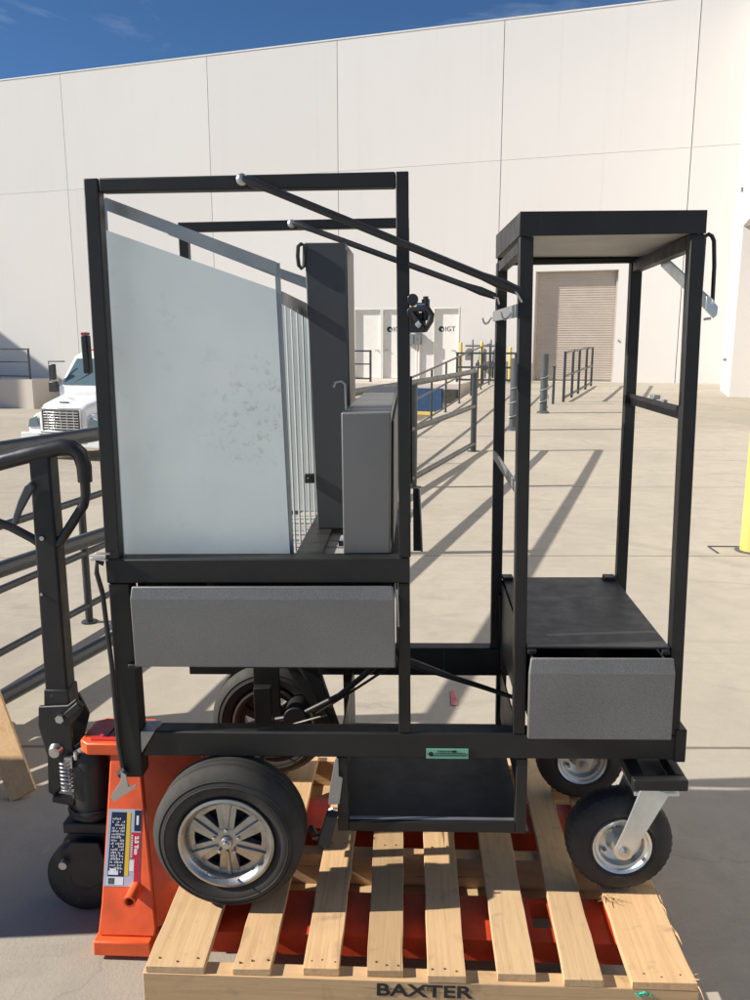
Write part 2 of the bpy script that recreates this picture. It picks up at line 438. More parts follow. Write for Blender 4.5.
# back frame
mb = MB().box(-.683, .010, YT, YT + .03, 1.884, 1.911); P('top_bar', mb, 'black_coat', bev=.002)
mb = MB().box(-.683, -.655, YT, YT + .03, .985, 1.883); P('upright_post', mb, 'black_coat', bev=.002)
mb = MB().box(-.017, .0105, YT, YT + .03, .985, 1.883); P('upright_post', mb, 'black_coat', bev=.002)
mb = MB().box(-.700, .0085, YT, YT + .04, .930, .984); P('tray_bar', mb, 'black_coat', bev=.002)
for x0, x1 in ((-.704, -.660), (-.035, .008)):
    mb = MB().box(x0, x1, YF + .053, YT - .001, .985, 1.034); P('tray_bar', mb, 'black_coat', bev=.002)
# tray floor: open slats
mb = MB()
for k in range(9):
    y = 1.86 + k * .069
    mb.box(-.659, -.036, y, y + .058, 1.012, 1.020)
P('tray_floor', mb, 'roof_inner', bev=.0)
mb = MB().box(-.276, -.212, 1.86, 2.48, 1.0205, 1.037)
P('tray_plate', mb, 'floor_black', bev=0)

# rack on the right
def slant(x0, x1, t0, t1, y, d, z0, z1):
    return MB().hexa([(x0, y, z0), (x1, y, z0), (x1, y + d, z0), (x0, y + d, z0), (t0, y, z1), (t1, y, z1), (t1, y + d, z1), (t0, y + d, z1)])
P('upright_post', slant(.253, .281, .2455, .2755, YF, .030, .6245, 1.766), 'black_coat', bev=.002)
P('upright_post', slant(.616, .646, .6035, .6345, YF, .030, .6245, 1.764), 'black_coat', bev=.002)
P('upright_post', slant(.254, .285, .256, .286, YB, .030, .6205, 1.765), 'black_coat', bev=.002)
P('upright_post', slant(.628, .657, .629, .660, YB, .030, .6205, 1.765), 'black_coat', bev=.002)
mb = MB()   # roof: shallow tray, its rim hanging round all four sides
mb.hexa([(.245, YF - .002, 1.767), (.6345, YF - .002, 1.765), (.6345, YF + .004, 1.765), (.245, YF + .004, 1.767), (.245, YF - .002, 1.817), (.6345, YF - .002, 1.812), (.6345, YF + .004, 1.812), (.245, YF + .004, 1.817)])
mb.hexa([(.245, YF + .0045, 1.768), (.249, YF + .0045, 1.768), (.259, YB + .03, 1.778), (.255, YB + .03, 1.778), (.245, YF + .0045, 1.8165), (.249, YF + .0045, 1.8165), (.259, YB + .03, 1.842), (.255, YB + .03, 1.842)])
mb.hexa([(.6305, YF + .0045, 1.7655), (.6345, YF + .0045, 1.7655), (.660, YB + .03, 1.770), (.656, YB + .03, 1.770), (.6305, YF + .0045, 1.8115), (.6345, YF + .0045, 1.8115), (.660, YB + .03, 1.838), (.656, YB + .03, 1.838)])
mb.hexa([(.260, YB + .025, 1.762), (.655, YB + .025, 1.758), (.655, YB + .03, 1.758), (.260, YB + .03, 1.762), (.260, YB + .025, 1.840), (.655, YB + .025, 1.836), (.655, YB + .03, 1.836), (.260, YB + .03, 1.840)])
P('roof_rim', mb, 'black_coat', bev=.001)
mb = MB().hexa([(.2495, YF + .005, 1.7685), (.630, YF + .005, 1.7665), (.6555, YB + .0245, 1.774), (.2595, YB + .0245, 1.780), (.2495, YF + .005, 1.7715), (.630, YF + .005, 1.7695), (.6555, YB + .0245, 1.777), (.2595, YB + .0245, 1.783)])
P('roof_sheet', mb, 'roof_inner', bev=0)
mb = MB()
mb.box(.262, .655, YB + .001, YB + .0245, 1.758, 1.7715)
mb.bar((.617, YF + .031, 1.750), (.645, YB - .001, 1.748), .026, .030)
mb.bar((.262, YF + .031, 1.752), (.271, YB - .001, 1.752), .022, .026)
P('roof_rail', mb, 'black_coat', bev=.0015)
# side bars of the rack
mb = MB().bar((.633, YF + .031, 1.381), (.643, YB - .001, 1.380), .006, .030)
o = P('side_bar', mb, 'black_coat', bev=.001)
for q_ in ((.632, .643, 2.02, 2.035, 1.394, 1.402), (.632, .650, 2.10, 2.135, 1.3965, 1.408)): P('clip', MB().box(*q_), 'silver_bar', o)
mb = MB().bar((.2500, YF + .012, 1.222), (.258, YB + .015, 1.220), .006, .026); mb.bm.verts.ensure_lookup_table()
P('side_bar', mb, 'silver_bar', bev=.001)
mb = MB().bar((.2435, YF + .005, 1.613), (.2505, YB + .020, 1.618), .005, .028)
o = P('hook_bar', mb, 'silver_bar', bev=.001)
for yy in (YF + .09, YB + .01):
    x = .240; z = 1.612
    mb = MB().tube([(x + .004, yy, z + .004), (x - .006, yy, z - .012), (x - .013, yy, z - .015), (x - .018, yy, z - .010), (x - .021, yy, z + .002)], .0028, 8)
    P('hook', mb, 'steel_bolt', o, bev=0)
# shelf and drawer of the rack
mb = MB().hexa([(.282, YF - .004, .843), (.609, YF - .004, .842), (.626, YB + .03, .834), (.290, YB + .03, .834), (.282, YF - .004, .848), (.609, YF - .004, .847), (.626, YB + .03, .839), (.290, YB + .03, .839)])
sh = P('shelf', mb, 'floor_black', bev=.0005)
mb = MB().box(.286, .318, YB - .010, YB + .028, .8395, .850).box(.590, .624, YB - .010, YB + .028, .8395, .850).box(.2815, .302, YF - .014, YF - .0045, .832, .842).box(.590, .607, YF - .014, YF - .0045, .832, .842)
P('clip', mb, 'black_coat', sh)
mb = MB()
mb.box(.283, .286, YF + .032, YB + .026, .626, .832)
mb.box(.613, .616, YF + .032, YB - .002, .626, .832)
mb.box(.2865, .6125, YB + .022, YB + .026, .626, .832)
P('cabinet_side', mb, 'hammered_dark', bev=0)
def drawer(x0, x1, y0, ydeep, z0, z1, lip, mat):
    t = MB()
    t.box(x0, x1, y0, y0 + .014, z0, z1 - lip)                       # face
    t.hexa([(x0, y0, z1 - lip), (x1, y0, z1 - lip), (x1, y0 + .014, z1 - lip), (x0, y0 + .014, z1 - lip),
            (x0 + .004, y0 + .006, z1), (x1 - .004, y0 + .006, z1), (x1 - .004, y0 + .014, z1 - .001), (x0 + .004, y0 + .014, z1 - .001)])
    d = P('drawer', t, mat, bev=.003, merge=True)
    s = MB().box(x0 + .012, x0 + .016, y0 + .0145, ydeep, z0 + .012, z1 - .014).box(x1 - .016, x1 - .012, y0 + .0145, ydeep, z0 + .012, z1 - .014)
    s.box(x0 + .0165, x1 - .0165, y0 + .0145, ydeep, z0 + .012, z0 + .015)
    P('drawer_box', s, 'hammered_dark', d, bev=0)
    return d
drawer(.280, .610, 1.748, 2.33, .638, .836, .036, 'hammered_grey')
drawer(-.646, -.027, 1.776, 2.42, .801, .998, .030, 'hammered_grey')
mb = MB().box(-.63, -.045, 2.425, 2.43, .80, .98).box(-.655, -.6475, 1.86, 2.42, .80, .99).box(-.026, -.022, 1.86, 2.42, .80, .99)
P('drawer_housing', mb, 'black_coat', bev=0)
mb = MB().box(-.514, -.024, YF + .03, YF + .06, .776, .797).box(-.514, -.48, YF + .061, 2.30, .776, .797)
P('drawer_runner', mb, 'black_coat')
mb = MB().box(-.668, -.640, YF - .012, YF - .001, .790, .802); P('drawer_stop', mb, 'black_coat', bev=.003)
mb = MB().tube([(-.024, 1.787, .99), (-.0215, 1.785, .97), (-.0195, 1.786, .90)], .003, 6); P('seal_strip', mb, 'silver_bar', bev=0)

# lower box frame, open at the front and the back
def frame_ring(y, d, x0, x1, z0, z1, w):
    t = MB(); t.box(x0, x0 + w, y, y + d, z0, z1 - .0005); t.box(x1 - w, x1, y, y + d, z0, z1 - .0005)
    t.box(x0 + w, x1 - w, y, y + d, z0, z0 + w); return t
lb = P('lower_box', frame_ring(YF + .004, .028, -.174, .290, .358, .5575, .027), 'black_coat', bev=.002)
P('lip_highlight', MB().box(-.1465, .2625, YF + .012, YF + .0215, .3855, .3895), 'silver_bar', lb, bev=.001)  # pale strip painted in as the highlight along the bottom edge
P('box_panel', MB().box(-.174, -.170, YF + .033, YB, .358, .553), 'floor_black', lb, bev=0)
P('box_panel', MB().box(.284, .288, YF + .033, YB, .40, .553), 'floor_black', lb, bev=0)
P('box_floor', MB().box(-.169, .283, YF + .033, YB, .366, .370), 'floor_black', lb, bev=0)
P('box_leg', MB().box(-.204, -.170, YB + .001, YB + .03, .36, .5295), 'black_coat', lb)
P('box_leg', MB().box(.274, .304, YB + .001, YB + .03, .36, .5295), 'black_coat', lb)
P('box_leg', MB().bar((.292, YB - .002, .42), (.280, YB - .02, .80), .012, .020), 'black_coat', lb)
# green data plate
lp = P('data_plate', MB().box(.045, .1465, YF - .0025, YF - .0002, .560, .585), 'green_plate', bev=0)
mb = MB()
for k, (a, b_) in enumerate(((.072, .118), (.066, .140), (.060, .142))):
    z = .5795 - k * .0055
    x = a
    while x < b_:
        w = random.uniform(.0015, .005); mb.box(x, min(x + w, b_), YF - .0032, YF - .0026, z - .0012, z + .0012); x += w + .0012
mb.box(.108, .118, YF - .0033, YF - .0026, .5765, .5815)
mb.cyl((.0565, YF - .0032, .5715), (.0565, YF - .0026, .5715), .006, 16)
mb.cyl((.0475, YF - .0034, .5725), (.0475, YF - .0026, .5725), .0012, 8); mb.cyl((.144, YF - .0034, .5725), (.144, YF - .0026, .5725), .0012, 8)
P('plate_print', mb, 'ink', lp, bev=0)

# support rods
def rod(name, a, b_, bolt_at):
    a, b_ = V(a), V(b_); d = (b_ - a)
    pts = [a, a + d * .03, a + d * .10, a + d * .86, a + d * .93, b_]
    o = P(name, MB().tube(pts, [.006, .0105, .0085, .0085, .012, .009], 14), 'black_plastic', bev=0)
    P('bolt', MB().lathe(bolt_at, 'y', [(0, .015), (.010, .015), (.012, .009), (.018, .009)][::-1] if False else [(-.009, .005), (-.007, .0095), (-.004, .0125), (0, .0125)], 20), 'steel_bolt', o, bev=0)
    return o
rd = rod('support_rod', (-.338, 1.782, 1.893), (.247, 1.785, 1.652), (-.342, 1.793, 1.892))
P('spring_clip', MB().tube([(.236, 1.778, 1.652), (.243, 1.774, 1.640), (.250, 1.780, 1.630)], .0022, 6), 'steel_bolt', rd, bev=0)
rd = rod('support_rod', (-.334, 2.49, 1.902), (.252, 2.35, 1.672), (-.338, 2.495, 1.899))
P('spring_clip', MB().tube([(.246, 2.342, 1.670), (.256, 2.34, 1.668), (.262, 2.345, 1.650)], .0024, 6), 'steel_bolt', rd, bev=0)

# galvanised bin with slanted top
def bp(x, z, off=0.):      # the front sheet stands a little askew in the frame: its left edge further back
    y = 1.888 + (x + .675) / .40 * -.006 + off
    return V((x * y / 1.836, y, 1.55 + (z - 1.55) * y / 1.836))
bn = P('galvanized_bin', MB().prism([bp(-.672, 1.042), bp(-.275, 1.042), bp(-.286, 1.668), bp(-.659, 1.802)], (0, .003, 0)), 'galvanised', bev=0)
P('side_panel', MB().prism([(-.668, 2.450, 1.038), (-.272, 2.450, 1.038), (-.282, 2.450, 1.655), (-.655, 2.450, 1.80)], (0, .003, 0)), 'galvanised', bn, bev=0)
P('rim_strip', MB().prism([bp(-.658, 1.844, .004), bp(-.283, 1.700, .004), bp(-.282, 1.727, .004), bp(-.656, 1.871, .004)], (0, .003, 0)), 'silver_bar', bn, bev=0)
P('rim_strip', MB().bar(bp(-.657, 1.868, .006), bp(-.673, 1.042, .006), .003, .008, (0, 1, 0)), 'silver_bar', bn, bev=0)
P('rim_strip', MB().bar(bp(-.281, 1.725, .007), bp(-.2715, 1.042, .007), .003, .012, (0, 1, 0)), 'silver_bar', bn, bev=0)
P('rim_strip', MB().prism([(-.70, 2.455, 1.870), (-.285, 2.455, 1.705), (-.285, 2.455, 1.738), (-.70, 2.455, 1.885)], (0, .003, 0)), 'silver_bar', bn, bev=0)
P('rim_strip', MB().hexa([(-.284, 1.90, 1.640), (-.281, 1.90, 1.640), (-.281, 2.448, 1.615), (-.284, 2.448, 1.615), (-.284, 1.90, 1.668), (-.281, 1.90, 1.668), (-.281, 2.448, 1.660), (-.284, 2.448, 1.660)]), 'silver_bar', bn, bev=0)
for k, y in enumerate((1.95, 2.04, 2.14, 2.25, 2.37)):
    P('grille_rod', MB().cyl((-.2825, y, 1.639), (-.278, y, 1.038), .0027, 8), 'wire_zinc', bn, bev=0)
mb = MB()
for k in range(6): mb.cyl((-.655, 1.90 + k * .1, 1.033), (-.285, 1.90 + k * .1, 1.033), .003, 6)
P('floor_wire', mb, 'wire_zinc', bn, bev=0)

# tall dark cabinet and short grey cabinet
tc = P('tall_cabinet', MB().hexa([(-.251, 2.20, 1.0375), (-.160, 2.20, 1.0375), (-.158, 2.47, 1.0375), (-.249, 2.47, 1.0375), (-.266, 2.20, 1.810), (-.156, 2.20, 1.808), (-.154, 2.47, 1.808), (-.264, 2.47, 1.810)]), 'hammered_dark', bev=.003)
P('cabinet_edge', MB().box(-.1595, -.1535, 2.206, 2.222, 1.05, 1.79), 'black_plastic', tc, bev=.001)
mb = MB().tube([(-.264, 2.194, 1.803), (-.273, 2.194, 1.806), (-.281, 2.194, 1.800), (-.283, 2.194, 1.775), (-.281, 2.194, 1.752), (-.274, 2.194, 1.744), (-.267, 2.194, 1.750), (-.265, 2.194, 1.775)], .0052, 8, closed=True)
P('strap_loop', mb, 'black_plastic', tc, bev=0)
P('pull_handle', MB().tube([(-.195, 2.192, 1.432), (-.190, 2.188, 1.445), (-.175, 2.188, 1.448), (-.165, 2.188, 1.440), (-.163, 2.190, 1.36), (-.163, 2.194, 1.30)], .003, 8), 'steel_bolt', tc, bev=0)
P('latch', MB().box(-.282, -.255, 2.185, 2.1995, 1.170, 1.196).cyl((-.268, 2.184, 1.183), (-.268, 2.175, 1.183), .006, 10), 'black_plastic', tc, bev=.002)
scb = P('short_cabinet', MB().hexa([(-.149, 1.842, 1.0600), (-.038, 1.842, 1.0600), (-.034, 2.36, 1.0600), (-.112, 2.36, 1.0600), (-.147, 1.842, 1.393), (-.033, 1.842, 1.392), (-.027, 2.36, 1.424), (-.104, 2.36, 1.425)]), 'hammered_grey', bev=.003)
P('cabinet_door', MB().hexa([(-.0355, 1.87, 1.075), (-.0305, 1.87, 1.075), (-.0275, 2.34, 1.075), (-.0325, 2.34, 1.075), (-.0315, 1.87, 1.37), (-.0265, 1.87, 1.37), (-.0205, 2.34, 1.40), (-.0255, 2.34, 1.40)]), 'hammered_dark', scb, bev=.001)
P('hinge_knob', MB().cyl((-.165, 1.90, 1.070), (-.150, 1.90, 1.070), .006, 10), 'black_plastic', scb, bev=0)
# plates beyond the middle post
P('door_flap', MB().hexa([(.0175, 2.455, .905), (.043, 2.455, .905), (.043, 2.475, .905), (.0175, 2.475, .905), (.0175, 2.455, 1.105), (.036, 2.455, 1.105), (.036, 2.475, 1.105), (.0175, 2.475, 1.105)]), 'black_worn', bev=.002)
P('door_flap', MB().tube([(.044, 2.452, .905), (.0365, 2.452, 1.105)], .004, 8), 'silver_bar', bev=0)
P('back_plate', MB().box(-.002, .0165, 2.40, 2.43, 1.13, 1.450), 'black_worn', bev=.001)

# clamp on the middle post
ck = P('cable_clamp', MB().cyl((.018, 1.79, 1.640), (.018, 1.87, 1.640), .012, 16).cyl((.018, 1.79, 1.612), (.018, 1.87, 1.612), .013, 16).box(.011, .046, 1.80, 1.86, 1.570, 1.612), 'black_plastic', bev=.001)
P('clamp_knob', MB().cyl((.046, 1.80, 1.595), (.046, 1.80, 1.640), .009, 12).cyl((.046, 1.80, 1.64), (.046, 1.80, 1.646), .006, 12), 'black_plastic', ck, bev=0)
P('clamp_loop', MB().tube([(.016, 1.785, 1.617), (.036, 1.782, 1.620), (.050, 1.780, 1.618), (.058, 1.780, 1.606), (.056, 1.780, 1.594), (.046, 1.782, 1.576), (.036, 1.785, 1.588), (.024, 1.788, 1.600)], .007, 10, closed=True), 'black_plastic', ck, bev=0)
P('clamp_pin', MB().cyl((.026, 1.795, 1.628), (.044, 1.795, 1.628), .005, 10).cyl((.026, 1.778, 1.583), (.034, 1.776, 1.59), .006, 8), 'steel_bolt', ck, bev=0)
# red topped clip on the left post
rc = P('red_clip', MB().box(-.724, -.7095, 1.805, 1.83, 1.490, 1.575), 'black_plastic', bev=.003)
P('clip_top', MB().box(-.7235, -.7105, 1.806, 1.829, 1.5755, 1.581), 'red_lens', rc)
# pull handle and latch strap on the left leg
hl = P('latch_strap', MB().tube([(-.708, 1.795, 1.05), (-.722, 1.79, 1.055), (-.724, 1.788, 1.03), (-.716, 1.792, .98), (-.708, 1.793, .80), (-.706, 1.790, .60), (-.700, 1.790, .53)], .006, 8), 'black_plastic', bev=0)
P('strap_clip', MB().box(-.735, -.700, 1.785, 1.797, 1.060, 1.066).box(-.725, -.690, 1.788, 1.797, 1.073, 1.077), 'steel_bolt', hl, bev=.001)
P('strap_hook', MB().prism([(-.700, 1.775, .530), (-.688, 1.775, .522), (-.684, 1.775, .490), (-.664, 1.775, .496), (-.668, 1.775, .486), (-.690, 1.775, .470), (-.704, 1.775, .462), (-.722, 1.775, .446), (-.732, 1.775, .462), (-.712, 1.775, .490), (-.702, 1.775, .505)], (0, .004, 0)), 'steel_bolt', hl, bev=.001)
P('hook_collar', MB().cyl((-.708, 1.786, .515), (-.690, 1.786, .530), .010, 10), 'black_plastic', hl, bev=0)

# black strap loop and silver flat bar at the right of the rack
P('strap_loop', MB().bar((.6385, 1.822, 1.755), (.6375, 1.822, 1.625), .022, .003, (0, 1, 0)).tube([(.637, 1.822, 1.625), (.637, 1.822, 1.752), (.641, 1.822, 1.762), (.648, 1.822, 1.766), (.655, 1.822, 1.762), (.660, 1.822, 1.752), (.664, 1.822, 1.70), (.665, 1.822, 1.62)], .0045, 8), 'black_plastic', bev=0)
fb = P('flat_bar', MB().bar((.645, 2.13, 1.742), (.652, 1.785, 1.612), .005, .030, (1, 0, 0)), 'zinc', bev=.001)
P('bar_tip', MB().prism([(.638, 1.783, 1.636), (.644, 1.783, 1.636), (.664, 1.783, 1.614), (.663, 1.783, 1.597), (.656, 1.783, 1.590), (.638, 1.783, 1.608)], (0, .006, 0)), 'zinc', fb, bev=.001)
P('bar_rivet', MB().tube([(.636, 1.784, 1.588), (.650, 1.784, 1.590)], .003, 8), 'steel_bolt', fb, bev=0)

# pedal on its bent arm beside the lower box
pd = P('brake_arm', MB().prism([(-.176, 1.79, .560), (-.168, 1.79, .560), (-.168, 1.79, .515), (-.158, 1.79, .510), (-.168, 1.79, .440), (-.196, 1.79, .438), (-.190, 1.79, .485)], (0, .006, 0)), 'silver_bar', bev=.001)
P('arm_ring', MB().tube([(-.198, 1.785, .415), (-.194, 1.782, .428), (-.184, 1.781, .434), (-.172, 1.783, .432)], .003, 8), 'steel_bolt', pd, bev=0)
P('pedal_pad', MB().hexa([(-.222, 1.755, .350), (-.192, 1.755, .340), (-.188, 1.795, .355), (-.218, 1.795, .365), (-.200, 1.765, .425), (-.172, 1.765, .418), (-.168, 1.785, .425), (-.196, 1.785, .432)]), 'black_plastic', pd, bev=.003)
P('pedal_rod', MB().tube([(-.213, 1.79, .355), (-.235, 1.83, .325), (-.25, 1.87, .32)], .010, 10), 'black_worn', pd, bev=0)

# cables / stays under the tray
P('drive_cable', MB().tube([(-.020, 2.10, .700), (-.09, 2.14, .655), (-.20, 2.18, .545), (-.33, 2.22, .46), (-.40, 2.26, .43)], .0085, 10), 'cable_black', bev=0)
P('drive_cable', MB().tube([(-.05, 2.12, .66), (-.15, 2.16, .575), (-.27, 2.2, .48)], .004, 8), 'cable_black', bev=0)
P('drive_cable', MB().tube([(-.018, 2.02, .726), (.03, 2.02, .706), (.12, 2.03, .668), (.20, 2.04, .637), (.282, 2.05, .604)], [.010, .012, .008, .007, .006], 10), 'cable_black', bev=0)
mb = MB().box(-.470, -.392, 2.28, 2.30, .37, .775); P('axle_bracket', mb, 'black_coat', bev=.002)
ab = P('motor_bracket', MB().hexa([(-.275, 2.28, .38), (-.210, 2.28, .38), (-.210, 2.31, .38), (-.275, 2.31, .38), (-.345, 2.28, .60), (-.275, 2.28, .60), (-.275, 2.31, .60), (-.345, 2.31, .60)]), 'black_worn', bev=.003)
P('bracket_arm', MB().bar((-.360, 2.24, .64), (-.235, 2.24, .42), .022, .03), 'black_coat', ab)
P('bracket_knob', MB().cyl((-.262, 2.235, .485), (-.235, 2.235, .487), .006, 8).cyl((-.235, 2.235, .487), (-.225, 2.235, .487), .012, 8), 'black_worn', ab, bev=0)
P('silver_rod', MB().tube([(-.34, 2.20, .445), (-.24, 2.20, .475)], .003, 6), 'steel_bolt', ab, bev=0)
P('motor_housing', MB().cyl((-.30, 2.26, .50), (-.30, 2.10, .50), .055, 24) if False else MB().cyl((-.335, 2.30, .46), (-.335, 2.20, .46), .035, 24), 'black_worn', ab, bev=.002)
mb = MB().cyl((-.43, 1.86, .371), (-.43, 2.34, .371), .016, 16); P('axle', mb, 'black_worn', bev=0)
for a_ in (1.92, 2.20): P('axle_bracket', MB().box(-.455, -.405, a_, a_ + .03, .36, .557), 'black_coat', bev=.002)

# big wheels
def big_wheel(cx, cy, cz, w=.105, disc_r=.092, am='alloy', name='wheel'):
    h = w / 2
    prof = [(-h + .012, .118), (-h + .004, .125), (-h - .002, .140), (-h - .001, .155), (-h + .006, .168), (-h + .016, .178), (-h + .024, .183)]
    grooves = []
    n = 4
    x = -h + .024; step = (2 * h - .048) / n
    for k in range(n):
        a = x + k * step
        zz = .1855 + .0008 * (1 - abs(k - 1.5))
        grooves += [(a + .004, zz), (a + step - .006, zz)]
        if k < n - 1: grooves += [(a + step - .004, zz - .006), (a + step, zz - .006)]
    prof += grooves + [(-a_, r_) for a_, r_ in prof[::-1]]
    prof += [(h - .012, .108), (-h + .012, .108)]
    w_ = P(name, MB().lathe((cx, cy, cz), 'y', prof, 96, closed=True), 'rubber', bev=0)
    # sidewall rings
    rb = MB()
    for rr in (.150, .163):
        rb.tube([(cx + math.cos(t) * rr, cy - h - .0018 + (.0035 if rr > .16 else 0), cz + math.sin(t) * rr) for t in [2 * math.pi * k / 72 for k in range(72)]], .0016, 6, closed=True)
    P('sidewall_ring', rb, 'rubber', w_, bev=0)
    # rim
    f = -h
    rim = MB().lathe((cx, cy, cz), 'y', [(f + .004, .1175), (f + .000, .1165), (f - .002, .110), (f + .002, .104), (f + .012, .098), (f + .030, .094), (h - .02, .094), (h - .006, .104), (h - .004, .116), (h - .010, .116), (h - .02, .100), (f + .034, .100), (f + .016, .108)], 72, closed=True)
    P('rim', rim, am, w_, bev=0)
    sp = MB()
    for k in range(6):
        t = math.pi / 2 + k * math.pi / 3
        e = V((math.cos(t), 0, math.sin(t))); q = V((-math.sin(t), 0, math.cos(t)))
        c0 = V((cx, cy, cz))
        wi, wo = .017, .0285
        y0 = f + .020; y1 = f + .040
        a, b_ = e * .026, e * .0985
        sp.hexa([c0 + a - q * wi + V((0, y1, 0)), c0 + a + q * wi + V((0, y1, 0)), c0 + b_ + q * wo + V((0, y1, 0)), c0 + b_ - q * wo + V((0, y1, 0)),
                 c0 + a - q * wi + V((0, y0 - .006, 0)), c0 + a + q * wi + V((0, y0 - .006, 0)), c0 + b_ + q * wo + V((0, y0 + .006, 0)), c0 + b_ - q * wo + V((0, y0 + .006, 0))])
        wd = .016 if k % 2 == 0 else .009
        sp.hexa([c0 + a - q * .005 + V((0, y0, 0)), c0 + a + q * .005 + V((0, y0, 0)), c0 + b_ + q * wd + V((0, y0 + .012, 0)), c0 + b_ - q * wd + V((0, y0 + .012, 0)),
                 c0 + a - q * .0025 + V((0, y0 - .012, 0)), c0 + a + q * .0025 + V((0, y0 - .012, 0)), c0 + b_ + q * (wd - .003) + V((0, y0 + .000, 0)), c0 + b_ - q * (wd - .003) + V((0, y0 + .000, 0))])
    sp.lathe((cx, cy, cz), 'y', [(f + .042, .040), (f + .020, .040), (f + .014, .034), (f + .012, .020)][::-1], 6)
    P('spoke_star', sp, am, w_, bev=.0015)
    sp2_ = MB().lathe((cx, cy, cz), 'y', [(f + .024, .0985), (f + .024, .082), (f + .034, .082), (f + .034, .0985)], 60, closed=True); P('spoke_ring', sp2_, am, w_, bev=.001)
    hb = MB().lathe((cx, cy, cz), 'y', [(f + .001, .006), (f + .000, .013), (f + .012, .016), (f + .014, .022), (f + .045, .022)], 24)
    hb.cyl((cx, cy + f - .006, cz), (cx, cy + f + .0005, cz), .0075, 6)
    for k in range(5):
        t = math.pi / 2 + k * 2 * math.pi / 5
        hb.cyl((cx + math.cos(t) * .031, cy + f + .004, cz + math.sin(t) * .031), (cx + math.cos(t) * .031, cy + f + .018, cz + math.sin(t) * .031), .0045, 6)
    P('hub', hb, 'steel_bolt', w_, bev=.0005)
    vs = MB().cyl((cx + .004, cy + f + .004, cz - .086), (cx + .004, cy + f - .012, cz - .080), .0025, 8)
    P('valve_stem', vs, 'black_plastic', w_, bev=0)
    P('shade_disc', MB().lathe((cx, cy, cz), 'y', [(f + .050, .030), (f + .052, disc_r), (f + .062, disc_r)], 40), 'hub_shade', w_, bev=0)  # dark disc painted in for the shade behind the wheel openings
    return w_
big_wheel(-.437, 1.785, .373, .126)
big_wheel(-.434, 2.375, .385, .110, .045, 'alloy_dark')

# casters with pneumatic tyres
def caster(cx, cy, cz, px, name='caster_wheel', side=-1):
    r = .136; h = .042
    prof = [(-h + .004, .074), (-h - .002, .085), (-h - .001, .102), (-h + .006, .118), (-h + .016, .128), (-.010, .132), (0, .1325), (.010, .132), (h - .016, .128), (h - .006, .118), (h + .001, .102), (h + .002, .085), (h - .004, .074), (h - .01, .066), (-h + .01, .066)]
    t = MB().lathe((cx, cy, cz), 'y', prof, 72, closed=True)
    n = 42
    for k in range(n):
        for sgn, ph in ((-1, 0), (1, .5)):
            a = 2 * math.pi * (k + ph) / n; e = V((math.cos(a), 0, math.sin(a))); q = V((-math.sin(a), 0, math.cos(a)))
            c0 = V((cx, cy, cz)); Y = V((0, 1, 0)) * sgn
            wq = .0050
            p = [(.0145, .1285), (.030, .121), (.033, .1218), (.026, .1292), (.004, .1331), (.004, .130)]
            pts = [c0 + Y * a_ + e * b_ - q * wq for a_, b_ in p]
            t.prism(pts, q * wq * 1.5)
    w_ = P(name, t, 'rubber', bev=0)
    rim = MB().lathe((cx, cy, cz), 'y', [(-h + .002, .075), (-h - .004, .073), (-h - .001, .067), (-h + .004, .064), (-h + .006, .057), (-h + .024, .054), (-h + .030, .034), (-h + .024, .028), (-h + .008, .024), (-h + .006, .012), (h - .01, .012), (h - .01, .060), (h, .075)], 56, closed=True)
    P('rim', rim, 'zinc', w_, bev=0)
    bo = MB()
    for k in range(4):
        t_ = .6 + k * math.pi / 2
        bo.cyl((cx + math.cos(t_) * .044, cy - h + .012, cz + math.sin(t_) * .044), (cx + math.cos(t_) * .044, cy - h + .027, cz + math.sin(t_) * .044), .005, 6)
    bo.cyl((cx + .03, cy - h + .02, cz + .03), (cx + .035, cy - h - .0, cz + .035), .003, 8)
    P('rim_bolt', bo, 'steel_bolt', w_, bev=0)
    # fork: two plates leaning from the swivel head down to the axle
    for sg in (-1, 1):
        y = cy + sg * (h + .016)
        a, b_ = V((cx, y, cz)), V((px, y, cz + .168))
        d = (b_ - a).normalized(); s_ = V((d.z, 0, -d.x))
        L = (b_ - a).length
        pts = []
        for k in range(9):
            th_ = math.pi + math.pi * k / 8
            pts.append(a + s_ * math.cos(th_) * .024 + d * math.sin(th_) * .024)
        pts += [a + d * .05 + s_ * .026, b_ + s_ * .036, b_ - s_ * .034, a + d * .06 - s_ * .025]
        P('fork_arm', MB().prism(pts, (0, .005 if sg > 0 else -.005, 0)), 'zinc', w_, bev=.001)
    P('swivel_head', MB().lathe((px + .004, cy, cz + .160), 'z', [(0, .046), (.010, .050), (.016, .044), (.020, .030), (.026, .030)], 32).box(px - .05, px + .058, cy - .062, cy + .062, cz + .1505, cz + .1595), 'zinc', w_, bev=.001)
    P('axle_bolt', MB().cyl((cx, cy - h - .034, cz), (cx, cy + h + .034, cz), .006, 12).cyl((cx, cy - h - .030, cz), (cx, cy - h - .0215, cz), .0105, 6).lathe((cx, cy - h - .0222, cz), 'y', [(0, .0145), (.0018, .0145)], 18), 'steel_bolt', w_, bev=0)
    P('mount_plate', MB().box(px - .052, px + .075, cy - .055, cy + .055, cz + .187, cz + .195), 'zinc', w_, bev=.001)
    mb = MB()
    for xx in (px - .045, px + .066):
        for yy in (cy - .062, cy + .048): mb.cyl((xx, yy, cz + .178), (xx, yy, cz + .1868), .006, 6)
    return w_
caster(.532, 1.872, .308, .600)
caster(.520, 2.290, .308, .560)
